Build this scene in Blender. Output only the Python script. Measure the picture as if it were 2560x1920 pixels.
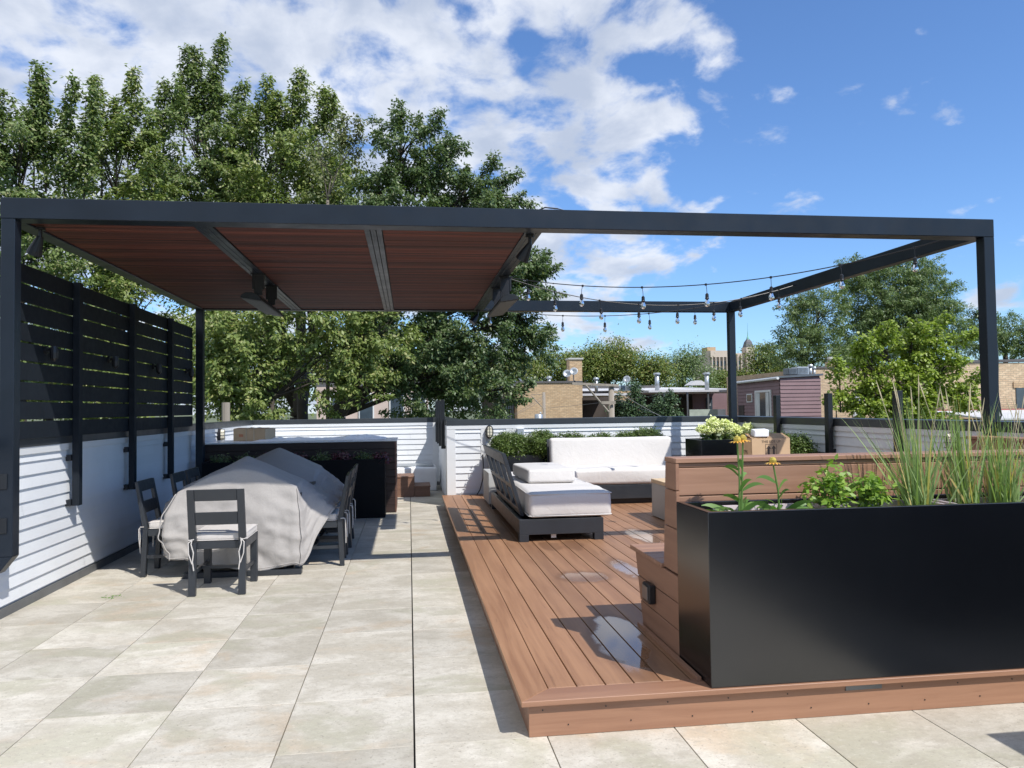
import bpy, math, random
import numpy as np
from mathutils import Vector, Matrix, noise as mn
for o in list(bpy.data.objects): bpy.data.objects.remove(o)
S = bpy.context.scene; COL = S.collection
rad = math.radians
# ------------------------------------------------------------------ camera
cd = bpy.data.cameras.new('camera'); cam = bpy.data.objects.new('camera', cd); COL.objects.link(cam); S.camera = cam
cd.sensor_width = 36; cd.lens = 1913.38 / 2560 * 36; cd.clip_start = .05; cd.clip_end = 5000
r_, u_, f_ = Vector((.990993, -.133293, -.012877)), Vector((.008537, -.033080, .999416)), Vector((.133641, .990524, .031644))
m = Matrix((r_, u_, -f_)).transposed().to_4x4(); m.translation = Vector((0, 0, 1.5182)); cam.matrix_world = m
# ------------------------------------------------------------------ exposure
S.view_settings.view_transform = 'Standard'; S.view_settings.look = 'None'; S.view_settings.exposure = .32; S.view_settings.gamma = 1
# ------------------------------------------------------------------ sun
SUN = Vector((.506, -.665, 1)).normalized()
sl = bpy.data.lights.new('sun', 'SUN'); sl.energy = 4.3; sl.angle = rad(.5); sl.color = (1, .955, .89)
so = bpy.data.objects.new('sun', sl); COL.objects.link(so); so.rotation_euler = SUN.to_track_quat('Z', 'Y').to_euler()
# ------------------------------------------------------------------ node helper
class NT:
    def __init__(s, nt): s.nt = nt; nt.nodes.clear()
    def n(s, t, **k):
        nd = s.nt.nodes.new(t)
        for a, b in k.items():
            if a.startswith('i_'):
                key = a[2:]; nd.inputs[int(key) if key.isdigit() else key.replace('_', ' ')].default_value = b
            else: setattr(nd, a, b)
        return nd
    def l(s, a, b): s.nt.links.new(a, b)
    def m(s, op, a, b=None, c=None, clamp=False):
        nd = s.nt.nodes.new('ShaderNodeMath'); nd.operation = op; nd.use_clamp = clamp
        for i, x in enumerate((a, b, c)):
            if x is None: continue
            if isinstance(x, (int, float)): nd.inputs[i].default_value = x
            else: s.l(x, nd.inputs[i])
        return nd.outputs[0]
    def vm(s, op, a, b=None):
        nd = s.nt.nodes.new('ShaderNodeVectorMath'); nd.operation = op
        for i, x in enumerate((a, b)):
            if x is None: continue
            if isinstance(x, (tuple, list)): nd.inputs[i].default_value = x
            else: s.l(x, nd.inputs[i])
        return nd.outputs[0]
    def mix(s, fac, a, b, blend='MIX'):
        nd = s.nt.nodes.new('ShaderNodeMix'); nd.data_type = 'RGBA'; nd.blend_type = blend
        for i, x in ((0, fac), (6, a), (7, b)):
            if isinstance(x, (int, float)): nd.inputs[i].default_value = x
            elif isinstance(x, (tuple, list)): nd.inputs[i].default_value = (*x[:3], 1)
            else: s.l(x, nd.inputs[i])
        return nd.outputs[2]
    def noise(s, vec, scale, detail=4, rough=.55, dist=0, out=0):
        nd = s.n('ShaderNodeTexNoise'); nd.inputs['Scale'].default_value = scale; nd.inputs['Detail'].default_value = detail
        nd.inputs['Roughness'].default_value = rough; nd.inputs['Distortion'].default_value = dist
        if vec is not None: s.l(vec, nd.inputs['Vector'])
        return nd.outputs[out]
    def ramp(s, fac, a, b, lo=0., hi=1.):
        nd = s.n('ShaderNodeMapRange'); nd.interpolation_type = 'SMOOTHSTEP'
        nd.inputs[1].default_value = a; nd.inputs[2].default_value = b; nd.inputs[3].default_value = lo; nd.inputs[4].default_value = hi
        s.l(fac, nd.inputs[0]); return nd.outputs[0]
# ------------------------------------------------------------------ world: Nishita sky and broken clouds
W = bpy.data.worlds.new('World'); S.world = W; W.use_nodes = True
t = NT(W.node_tree)
sky = t.n('ShaderNodeTexSky', sky_type='NISHITA', sun_disc=False)
sky.sun_elevation = rad(50.1); sky.sun_rotation = rad(142.7); sky.air_density = 1.0; sky.dust_density = .5; sky.ozone_density = 2.6; sky.altitude = 200
d = t.n('ShaderNodeTexCoord').outputs['Generated']
sp = t.n('ShaderNodeSeparateXYZ'); t.l(d, sp.inputs[0]); X, Y, Z = sp.outputs
az = t.m('MULTIPLY', t.m('ARCTAN2', X, Y), 57.2958); el = t.m('MULTIPLY', t.m('ARCSINE', Z), 57.2958)
zz = t.m('ADD', t.m('MAXIMUM', Z, 0), .36)
cb = t.n('ShaderNodeCombineXYZ'); t.l(t.m('DIVIDE', X, zz), cb.inputs[0]); t.l(t.m('DIVIDE', Y, zz), cb.inputs[1])
cv = cb.outputs[0]
wr = t.noise(cv, 3.0, 3, .5, out=1); cw = t.vm('ADD', cv, t.vm('SCALE', t.vm('SUBTRACT', wr, (.5, .5, .5)), None))
cw.node.inputs[1]; sc_ = [n for n in W.node_tree.nodes if n.type == 'VECT_MATH' and n.operation == 'SCALE'][0]; sc_.inputs['Scale'].default_value = .13
n1 = t.noise(cw, 2.6, 3, .5); n2 = t.noise(cw, 8.5, 8, .56)
edge = t.m('ADD', 21.5, t.m('MULTIPLY', t.m('SUBTRACT', el, 15), .12))
bias = t.m('MULTIPLY', t.ramp(t.m('SUBTRACT', az, edge), -6.5, 3.0), -.55)
bias = t.m('ADD', bias, .22)
bias = t.m('SUBTRACT', bias, t.ramp(el, 13.5, 5, 0, .24))
bias = t.m('ADD', bias, t.ramp(az, 2, -14, 0, .16))
for a0, e0, ra, re, w in ((8.9, 26.2, 1.5, 1.8, -.40), (5.5, 27.8, 2.6, .7, -.20), (11, 17.4, 2.0, .7, -.34), (14.8, 15.0, 1.4, .9, -.30), (11.8, 13.8, 1.8, .7, -.20), (16.5, 18.5, 3.2, 4.5, .16), (13.5, 22.0, 3, 2.5, .1),
        (18.2, 24.0, 2.2, .9, -.36), (16, 22.6, 1.5, .9, -.2), (5.5, 22, 1.3, .6, -.22), (11.2, 21.8, 1.2, .5, -.20), (16.5, 15.8, 1.0, 2.0, -.2), (20.2, 27.0, 2.6, 1.8, .30), (23.5, 25.2, 1.6, 1.0, .30), (22.3, 24.0, 1.6, .7, .2),
        (14, 25.5, 1.6, 3.0, .16), (12.8, 17.3, 1.8, 1.3, .14), (20, 20.2, 1.5, 1.0, .18), (12, 10.5, 4, 1.2, .24), (18, 10.2, 3.5, .8, .22), (11, 8.0, 2.5, 1.8, .30), (17.5, 4.5, 2.4, .8, .20), (41, 10.5, 3.2, 1.0, .44), (40, 6.3, 2.5, 1.6, .48), (27, 22, 1.2, .5, .12), (29, 5.5, 1.6, 1.6, .2)):
    q = t.m('ADD', t.m('POWER', t.m('DIVIDE', t.m('SUBTRACT', az, a0), ra), 2), t.m('POWER', t.m('DIVIDE', t.m('SUBTRACT', el, e0), re), 2))
    bias = t.m('ADD', bias, t.m('MULTIPLY', t.m('EXPONENT', t.m('MULTIPLY', q, -1)), w))
dens = t.m('ADD', t.m('ADD', t.m('MULTIPLY', t.m('SUBTRACT', n1, .5), .8), t.m('MULTIPLY', t.m('SUBTRACT', n2, .5), 2.3)), bias)
mask = t.ramp(dens, -.12, .36)
n3 = t.noise(cw, 5.5, 6, .55)
shade = t.ramp(t.m('ADD', n3, t.m('MULTIPLY', dens, -.15)), .28, .62)
cloud = t.mix(shade, (.52, .59, .73), (.86, .90, .98))
skyc = t.mix(1.0, sky.outputs[0], (.76, .98, 1.26), 'MULTIPLY')
bg1 = t.n('ShaderNodeBackground', i_Strength=.12); t.l(skyc, bg1.inputs[0])
bg2 = t.n('ShaderNodeBackground', i_Strength=.84); t.l(cloud, bg2.inputs[0])
ms = t.n('ShaderNodeMixShader'); t.l(t.m('MULTIPLY', mask, .93), ms.inputs[0]); t.l(bg1.outputs[0], ms.inputs[1]); t.l(bg2.outputs[0], ms.inputs[2])
wo = t.n('ShaderNodeOutputWorld'); t.l(ms.outputs[0], wo.inputs[0])

# ------------------------------------------------------------------ mesh builder
class MB:
    def __init__(s): s.v = []; s.f = []
    def add(s, vs, fs):
        k = len(s.v); s.v += [tuple(v) for v in vs]; s.f += [tuple(i + k for i in f) for f in fs]; return s
    def box(s, x0, x1, y0, y1, z0, z1):
        return s.add([(x0, y0, z0), (x1, y0, z0), (x1, y1, z0), (x0, y1, z0), (x0, y0, z1), (x1, y0, z1), (x1, y1, z1), (x0, y1, z1)],
            [(0, 3, 2, 1), (4, 5, 6, 7), (0, 1, 5, 4), (1, 2, 6, 5), (2, 3, 7, 6), (3, 0, 4, 7)])
    def hexa(s, b, tp):  # bottom 4 pts, top 4 pts (ccw)
        return s.add(list(b) + list(tp), [(0, 3, 2, 1), (4, 5, 6, 7), (0, 1, 5, 4), (1, 2, 6, 5), (2, 3, 7, 6), (3, 0, 4, 7)])
    def prism(s, prof, axis, a, b):
        n = len(prof); P = lambda p, t: {'x': (t, p[0], p[1]), 'y': (p[0], t, p[1]), 'z': (p[0], p[1], t)}[axis]
        return s.add([P(p, a) for p in prof] + [P(p, b) for p in prof],
            [tuple(range(n - 1, -1, -1)), tuple(range(n, 2 * n))] + [(i, (i + 1) % n, (i + 1) % n + n, i + n) for i in range(n)])
    def tube(s, pts, r, n=8, cap=True):
        pts = [Vector(p) for p in pts]; rs = r if isinstance(r, (list, tuple)) else [r] * len(pts)
        d0 = (pts[1] - pts[0]).normalized(); up = Vector((0, 0, 1)) if abs(d0.z) < .9 else Vector((1, 0, 0))
        a = d0.cross(up).normalized(); k = len(s.v)
        for i, p in enumerate(pts):
            dd = (pts[min(i + 1, len(pts) - 1)] - pts[max(i - 1, 0)]).normalized()
            a = (a - dd * a.dot(dd)).normalized(); b = dd.cross(a)
            for j in range(n):
                an = 2 * math.pi * j / n; s.v.append(tuple(p + (a * math.cos(an) + b * math.sin(an)) * rs[i]))
        for i in range(len(pts) - 1):
            for j in range(n):
                j2 = (j + 1) % n; s.f.append((k + i * n + j, k + i * n + j2, k + (i + 1) * n + j2, k + (i + 1) * n + j))
        if cap:
            s.f.append(tuple(k + j for j in range(n - 1, -1, -1))); s.f.append(tuple(k + (len(pts) - 1) * n + j for j in range(n)))
        return s
    def lathe(s, c, prof, n=16, ax=(0, 0, 1)):  # prof: (r, h)
        c = Vector(c); ax = Vector(ax).normalized(); a = ax.orthogonal().normalized(); b = ax.cross(a); k = len(s.v)
        for r, h in prof:
            for j in range(n):
                an = 2 * math.pi * j / n; s.v.append(tuple(c + ax * h + (a * math.cos(an) + b * math.sin(an)) * r))
        for i in range(len(prof) - 1):
            for j in range(n):
                j2 = (j + 1) % n; s.f.append((k + i * n + j, k + i * n + j2, k + (i + 1) * n + j2, k + (i + 1) * n + j))
        s.f.append(tuple(k + j for j in range(n - 1, -1, -1))); s.f.append(tuple(k + (len(prof) - 1) * n + j for j in range(n)))
        return s
    def strip(s, base, dirv, length, width, droop, n=6, side=None, taper=1.0, pw=1.5):
        p = Vector(base); dv = Vector(dirv).normalized(); sd = (Vector(side) if side else dv.cross(Vector((random.uniform(-1, 1), random.uniform(-1, 1), .1)))).normalized()
        k = len(s.v); st = length / n
        for i in range(n + 1):
            tt = i / n; w = width * .5 * (max(0.04, (1 - tt ** pw)) if taper == 1.0 else max(.04, math.sin(math.pi * (tt * .93 + .05)) ** .7))
            s.v.append(tuple(p - sd * w)); s.v.append(tuple(p + sd * w))
            p = p + dv * st; dv = (dv + Vector((0, 0, -droop * (tt + .15) / n))).normalized()
        for i in range(n): s.f.append((k + 2 * i, k + 2 * i + 1, k + 2 * i + 3, k + 2 * i + 2))
        return s
    def build(s, name, mat, parent=None, world=True, bevel=0, smooth=False, seg=1):
        off = Vector(parent['_b']) if (parent is not None and world and '_b' in parent) else Vector((0, 0, 0))
        me = bpy.data.meshes.new(name)
        me.from_pydata([(x - off[0], y - off[1], z - off[2]) for x, y, z in s.v], [], s.f); me.update()
        if smooth: me.polygons.foreach_set('use_smooth', [True] * len(me.polygons))
        return link(name, me, mat, parent, bevel, seg)
def link(name, me, mat, parent=None, bevel=0, seg=1):
    o = bpy.data.objects.new(name, me); COL.objects.link(o)
    if mat: me.materials.append(mat)
    if parent is not None: o.parent = parent
    if parent is not None and '_b' in parent: o['_b'] = list(parent['_b'])
    if bevel:
        b = o.modifiers.new('bevel', 'BEVEL'); b.width = bevel; b.segments = seg; b.limit_method = 'ANGLE'; b.angle_limit = rad(40)
    return o
def tag(o, label=None, cat=None, group=None, kind=None):
    if label: o['label'] = label
    if cat: o['category'] = cat
    if group: o['group'] = group
    if kind: o['kind'] = kind
    return o
def thing(name, label, cat, base=(0, 0, 0), group=None):
    o = bpy.data.objects.new(name, None); COL.objects.link(o); o.location = base; o.empty_display_size = .1; o['_b'] = list(base)
    return tag(o, label, cat, group)
def copy_tree(o, parent=None):
    c = o.copy(); COL.objects.link(c); c.parent = parent
    for ch in [x for x in bpy.data.objects if x.parent == o]: copy_tree(ch, c)
    return c
def rbox(x0, x1, y0, y1, z0, z1, r, step=.05, puff=0., wr=0., ws=6., seed=0):
    """rounded soft box with crown and wrinkles"""
    hx, hy, hz = (x1 - x0) / 2, (y1 - y0) / 2, (z1 - z0) / 2; c = Vector(((x0 + x1) / 2, (y0 + y1) / 2, (z0 + z1) / 2)); mb = MB(); idx = {}
    def ax(h):
        inn = max(h - r, .001); k = max(2, int(2 * inn / step)); a = [-inn + 2 * inn * i / k for i in range(k + 1)]
        e = [r * math.tan(math.pi / 4 * j / 3) for j in range(1, 4)]
        return [-inn - q for q in reversed(e)] + a + [inn + q for q in e]
    A = (ax(hx), ax(hy), ax(hz)); H = (hx, hy, hz)
    def vert(p):
        key = tuple(round(q, 5) for q in p)
        if key in idx: return idx[key]
        inn = Vector([max(-(H[i] - r), min(H[i] - r, p[i])) for i in range(3)]); dv = Vector(p) - inn
        q = inn + dv.normalized() * r if dv.length > 1e-6 else Vector(p)
        u, v, w = q.x / hx, q.y / hy, q.z / hz
        nrm = dv.normalized() if dv.length > 1e-6 else Vector((0, 0, 1))
        q = q + Vector((0, 0, 1)) * puff * w * (1 - u * u) * (1 - v * v)
        if wr: q = q + nrm * wr * mn.noise(Vector((q.x * ws * .6, q.y * ws, q.z * ws * 1.6 + seed)))
        idx[key] = len(mb.v); mb.v.append(tuple(q + c)); return idx[key]
    for a in range(3):
        b, d_ = (a + 1) % 3, (a + 2) % 3
        for sgn in (-1, 1):
            B, D = A[b], A[d_]
            for i in range(len(B) - 1):
                for j in range(len(D) - 1):
                    q = []
                    for (ii, jj) in ((i, j), (i + 1, j), (i + 1, j + 1), (i, j + 1)):
                        p = [0, 0, 0]; p[a] = sgn * H[a]; p[b] = B[ii]; p[d_] = D[jj]; q.append(vert(p))
                    mb.f.append(tuple(q if sgn > 0 else q[::-1]))
    return mb

# ------------------------------------------------------------------ materials
def base_mat(name):
    mt = bpy.data.materials.new(name); mt.use_nodes = True; t = NT(mt.node_tree)
    b = t.n('ShaderNodeBsdfPrincipled'); o = t.n('ShaderNodeOutputMaterial'); t.l(b.outputs[0], o.inputs[0]); return mt, t, b
def setc(b, key, v):
    b.inputs[key].default_value = v
def paint(name, col, rough=.5, metal=0., var=.12, scale=3., bump=.0, bscale=40, spec=.5, isl=0., dirt=0.):
    mt, t, b = base_mat(name); oc = t.n('ShaderNodeTexCoord').outputs['Object']
    n = t.noise(oc, scale, 6, .6)
    c = t.mix(t.ramp(n, .3, .7), tuple(x * (1 - var) for x in col), tuple(min(1, x * (1 + var)) for x in col))
    if isl:
        g = t.n('ShaderNodeNewGeometry').outputs['Random Per Island']; k = t.m('ADD', t.m('MULTIPLY', g, 2 * isl), 1 - isl)
        cc = t.n('ShaderNodeCombineXYZ'); [t.l(k, cc.inputs[i]) for i in range(3)]; c = t.mix(1., c, cc.outputs[0], 'MULTIPLY')
    if dirt:
        n2 = t.noise(oc, scale * 6, 5, .7, .4); c = t.mix(t.ramp(n2, .55, .8, 0, dirt), c, tuple(x * .55 for x in col))
    t.l(c, b.inputs['Base Color'])
    t.l(t.m('ADD', t.m('MULTIPLY', t.noise(oc, scale * 5, 4), .25), rough - .125), b.inputs['Roughness'])
    setc(b, 'Metallic', metal); setc(b, 'Specular IOR Level', spec)
    if bump:
        bp = t.n('ShaderNodeBump', i_Strength=bump, i_Distance=.01); t.l(t.noise(oc, bscale, 4), bp.inputs['Height']); t.l(bp.outputs[0], b.inputs['Normal'])
    return mt
def wood(name, c1, c2, axis='y', rough=.55, sc=1., wet=False, isl=.1, grain=.5):
    mt, t, b = base_mat(name); oc = t.n('ShaderNodeTexCoord').outputs['Object']; g = t.n('ShaderNodeNewGeometry').outputs['Random Per Island']
    off = t.n('ShaderNodeCombineXYZ'); [t.l(t.m('MULTIPLY', g, k), off.inputs[i]) for i, k in enumerate((37., 91., 17.))]
    v = t.vm('ADD', oc, off.outputs[0])
    s = {'x': (1.2, 26, 26), 'y': (26, 1.2, 26), 'z': (26, 26, 1.2)}[axis]
    v1 = t.vm('MULTIPLY', v, tuple(q * sc for q in s)); n = t.noise(v1, 1., 6, .65, .6)
    v2 = t.vm('MULTIPLY', v, tuple(q * sc * .22 for q in s)); n2 = t.noise(v2, 1., 4, .6, .4)
    c = t.mix(t.ramp(t.m('ADD', t.m('MULTIPLY', n, .55), t.m('MULTIPLY', n2, .45)), .34, .66), c1, c2)
    s3 = {'x': (.9, 9, 9), 'y': (9, .9, 9), 'z': (9, 9, .9)}[axis]; n3 = t.noise(t.vm('MULTIPLY', v, s3), 1., 5, .7, 1.2)
    c = t.mix(t.ramp(n3, .60, .78, 0, grain), c, tuple(q * .42 for q in c1))
    k = t.m('ADD', t.m('MULTIPLY', g, 2 * isl), 1 - isl); cc = t.n('ShaderNodeCombineXYZ'); [t.l(k, cc.inputs[i]) for i in range(3)]; c = t.mix(1., c, cc.outputs[0], 'MULTIPLY')
    rg = t.m('ADD', t.m('MULTIPLY', n, .2), rough - .1)
    bp = t.n('ShaderNodeBump', i_Strength=.12, i_Distance=.004); t.l(n, bp.inputs['Height'])
    if wet:  # rain water lying on the boards
        se = t.n('ShaderNodeSeparateXYZ'); t.l(oc, se.inputs[0]); xx, yy = se.outputs[0], se.outputs[1]; acc = dmp = None
        wn = t.noise(t.vm('MULTIPLY', v, (.55, .35, 1.)), 9., 5, .65); ww = t.m('MULTIPLY', t.m('SUBTRACT', wn, .5), 3.4)
        for x0, y0, rx, ry in ((.67, .72, .12, .38), (.74, 1.10, .12, .22), (1.27, 2.75, .09, .34), (.86, 2.5, .16, .16), (1.9, 4.25, .12, .42)):
            q = t.m('ADD', t.m('POWER', t.m('DIVIDE', t.m('SUBTRACT', xx, x0), rx), 2), t.m('POWER', t.m('DIVIDE', t.m('SUBTRACT', yy, y0), ry), 2))
            q = t.m('ADD', q, ww); e = t.ramp(q, 1.35, .65); acc = e if acc is None else t.m('MAXIMUM', acc, e); e2 = t.ramp(q, 2.6, 1.2); dmp = e2 if dmp is None else t.m('MAXIMUM', dmp, e2)
        up = t.n('ShaderNodeSeparateXYZ'); t.l(t.n('ShaderNodeNewGeometry').outputs['Normal'], up.inputs[0]); acc = t.m('MULTIPLY', acc, t.m('GREATER_THAN', up.outputs[2], .9))
        for x0, y0, rx, ry in ((.85, 3.85, .10, .22), (1.07, 3.85, .09, .24), (.35, 4.9, .2, .3)):
            q = t.m('ADD', t.m('ADD', t.m('POWER', t.m('DIVIDE', t.m('SUBTRACT', xx, x0), rx), 2), t.m('POWER', t.m('DIVIDE', t.m('SUBTRACT', yy, y0), ry), 2)), ww); dmp = t.m('MAXIMUM', dmp, t.ramp(q, 1.5, .7))
        c = t.mix(t.m('MULTIPLY', dmp, .5), c, tuple(q * .55 for q in c1))
        rg = t.m('ADD', t.m('MULTIPLY', rg, t.m('SUBTRACT', 1., acc)), t.m('MULTIPLY', acc, .06))
        t.l(t.m('MULTIPLY', t.m('SUBTRACT', 1., acc), .12), bp.inputs['Strength'])
        t.l(t.m('ADD', .35, t.m('MULTIPLY', acc, .18)), b.inputs['Specular IOR Level'])
        t.l(t.m('MULTIPLY', acc, .35), b.inputs['Coat Weight']); setc(b, 'Coat Roughness', .05)
    t.l(c, b.inputs['Base Color']); t.l(rg, b.inputs['Roughness']); t.l(bp.outputs[0], b.inputs['Normal'])
    return mt
def tile_mat(name):
    mt, t, b = base_mat(name); oc = t.n('ShaderNodeTexCoord').outputs['Object']; g = t.n('ShaderNodeNewGeometry').outputs['Random Per Island']
    off = t.n('ShaderNodeCombineXYZ'); [t.l(t.m('MULTIPLY', g, k), off.inputs[i]) for i, k in enumerate((53., 29., 71.))]
    v = t.vm('ADD', oc, off.outputs[0]); vs = t.vm('MULTIPLY', v, (1., 1.3, 1.))
    a = t.noise(vs, 2.2, 8, .62, .35); b2 = t.noise(t.vm('ADD', vs, (9, 3, 1)), 1.5, 7, .62, .5); c3 = t.noise(vs, 9., 9, .74, .3); f = t.noise(v, 90., 4, .7)
    c = t.mix(t.ramp(a, .40, .62), (.47, .448, .395), (.61, .592, .545))
    c = t.mix(t.ramp(b2, .54, .68, 0, .55), c, (.50, .40, .29))
    c = t.mix(t.ramp(t.noise(t.vm('ADD', vs, (3, 19, 4)), 1.1, 4, .6, .8), .52, .64, 0, .75), c, (.41, .405, .325))
    c = t.mix(t.ramp(c3, .52, .62, 0, .45), c, (.38, .355, .31))
    c = t.mix(t.ramp(c3, .46, .28, 0, .3), c, (.66, .65, .62))
    c4 = t.noise(t.vm('MULTIPLY', v, (20., 32., 1.)), 1., 9, .78, .3); c = t.mix(t.ramp(c4, .52, .63, 0, .34), c, (.33, .31, .27)); c = t.mix(t.ramp(c4, .45, .36, 0, .34), c, (.72, .70, .66)); c5 = t.noise(v, 34., 5, .7); c = t.mix(t.ramp(c5, .55, .66, 0, .30), c, (.36, .34, .30))
    c = t.mix(t.ramp(f, .35, .7, 0, .22), c, (.3, .29, .26)); sp_ = t.noise(v, 62., 2, .5); c = t.mix(t.ramp(sp_, .66, .70, 0, .5), c, (.22, .20, .17)); c = t.mix(1., c, (1.03, .995, .93), 'MULTIPLY')
    k = t.m('ADD', t.m('MULTIPLY', g, .24), .84); cc = t.n('ShaderNodeCombineXYZ'); [t.l(k, cc.inputs[i]) for i in range(3)]; c = t.mix(1., c, cc.outputs[0], 'MULTIPLY')
    t.l(c, b.inputs['Base Color']); t.l(t.m('ADD', t.m('MULTIPLY', c3, .25), .42), b.inputs['Roughness'])
    bp = t.n('ShaderNodeBump', i_Strength=.25, i_Distance=.004); t.l(t.m('ADD', f, t.m('MULTIPLY', c3, 2.)), bp.inputs['Height']); t.l(bp.outputs[0], b.inputs['Normal'])
    return mt
def brick(name, c1, c2, mortar, bw=.22, bh=.075):
    mt, t, b = base_mat(name); se = t.n('ShaderNodeSeparateXYZ'); t.l(t.n('ShaderNodeTexCoord').outputs['Object'], se.inputs[0])
    cb = t.n('ShaderNodeCombineXYZ'); t.l(t.m('ADD', se.outputs[0], se.outputs[1]), cb.inputs[0]); t.l(se.outputs[2], cb.inputs[1])
    br = t.n('ShaderNodeTexBrick'); t.l(cb.outputs[0], br.inputs[0]); br.inputs['Color1'].default_value = (*c1, 1); br.inputs['Color2'].default_value = (*c2, 1); br.inputs['Mortar'].default_value = (*mortar, 1)
    br.inputs['Scale'].default_value = 1; br.inputs['Mortar Size'].default_value = .009; br.inputs['Brick Width'].default_value = bw; br.inputs['Row Height'].default_value = bh
    n = t.noise(cb.outputs[0], 2.2, 6, .7); c = t.mix(t.ramp(n, .35, .75, 0, .45), br.outputs[0], tuple(q * .6 for q in c1))
    n2 = t.noise(t.vm('MULTIPLY', cb.outputs[0], (5, 14, 1)), 1., 2, .5); c = t.mix(t.ramp(n2, .5, .75, 0, .5), c, tuple(min(1, q * 1.35) for q in c2))
    t.l(c, b.inputs['Base Color']); setc(b, 'Roughness', .9); return mt
def fabric(name, col, weave=260, rough=.9, var=.05):
    mt, t, b = base_mat(name); oc = t.n('ShaderNodeTexCoord').outputs['Object']
    w = t.noise(t.vm('MULTIPLY', oc, (1, .35, .35)), weave, 2, .6); w2 = t.noise(t.vm('MULTIPLY', oc, (.35, 1, 1)), weave, 2, .6)
    n = t.noise(oc, 2.5, 5, .6); c = t.mix(t.ramp(n, .3, .7), tuple(q * (1 - var) for q in col), col)
    c = t.mix(t.ramp(t.m('ADD', w, w2), .85, 1.2, 0, .35), c, tuple(q * .8 for q in col))
    t.l(c, b.inputs['Base Color']); setc(b, 'Roughness', rough); setc(b, 'Sheen Weight', .15); setc(b, 'Specular IOR Level', .2)
    bp = t.n('ShaderNodeBump', i_Strength=.32, i_Distance=.014); t.l(t.m('ADD', t.m('MULTIPLY', t.noise(oc, 9, 6, .6, .6), 1.6), t.m('MULTIPLY', w, .12)), bp.inputs['Height']); t.l(bp.outputs[0], b.inputs['Normal'])
    return mt
def leafm(name, c1, c2, c3=None, trans=.28, rough=.42, spec=.35):
    mt = bpy.data.materials.new(name); mt.use_nodes = True; t = NT(mt.node_tree); g = t.n('ShaderNodeNewGeometry').outputs['Random Per Island']
    c = t.mix(g, c1, c2)
    if c3: c = t.mix(t.m('GREATER_THAN', g, .9), c, c3)
    b = t.n('ShaderNodeBsdfPrincipled'); t.l(c, b.inputs['Base Color']); setc(b, 'Roughness', rough); setc(b, 'Specular IOR Level', spec)
    tr = t.n('ShaderNodeBsdfTranslucent'); t.l(t.mix(1., c, (1.3, 1.5, .6), 'MULTIPLY'), tr.inputs[0])
    ms = t.n('ShaderNodeMixShader', i_0=trans); t.l(b.outputs[0], ms.inputs[1]); t.l(tr.outputs[0], ms.inputs[2])
    o = t.n('ShaderNodeOutputMaterial'); t.l(ms.outputs[0], o.inputs[0]); return mt
def glass(name, col=(1, 1, 1), rough=.02):
    mt, t, b = base_mat(name); setc(b, 'Base Color', (*col, 1)); setc(b, 'Roughness', rough); setc(b, 'Transmission Weight', 1.); setc(b, 'IOR', 1.45); return mt
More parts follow.
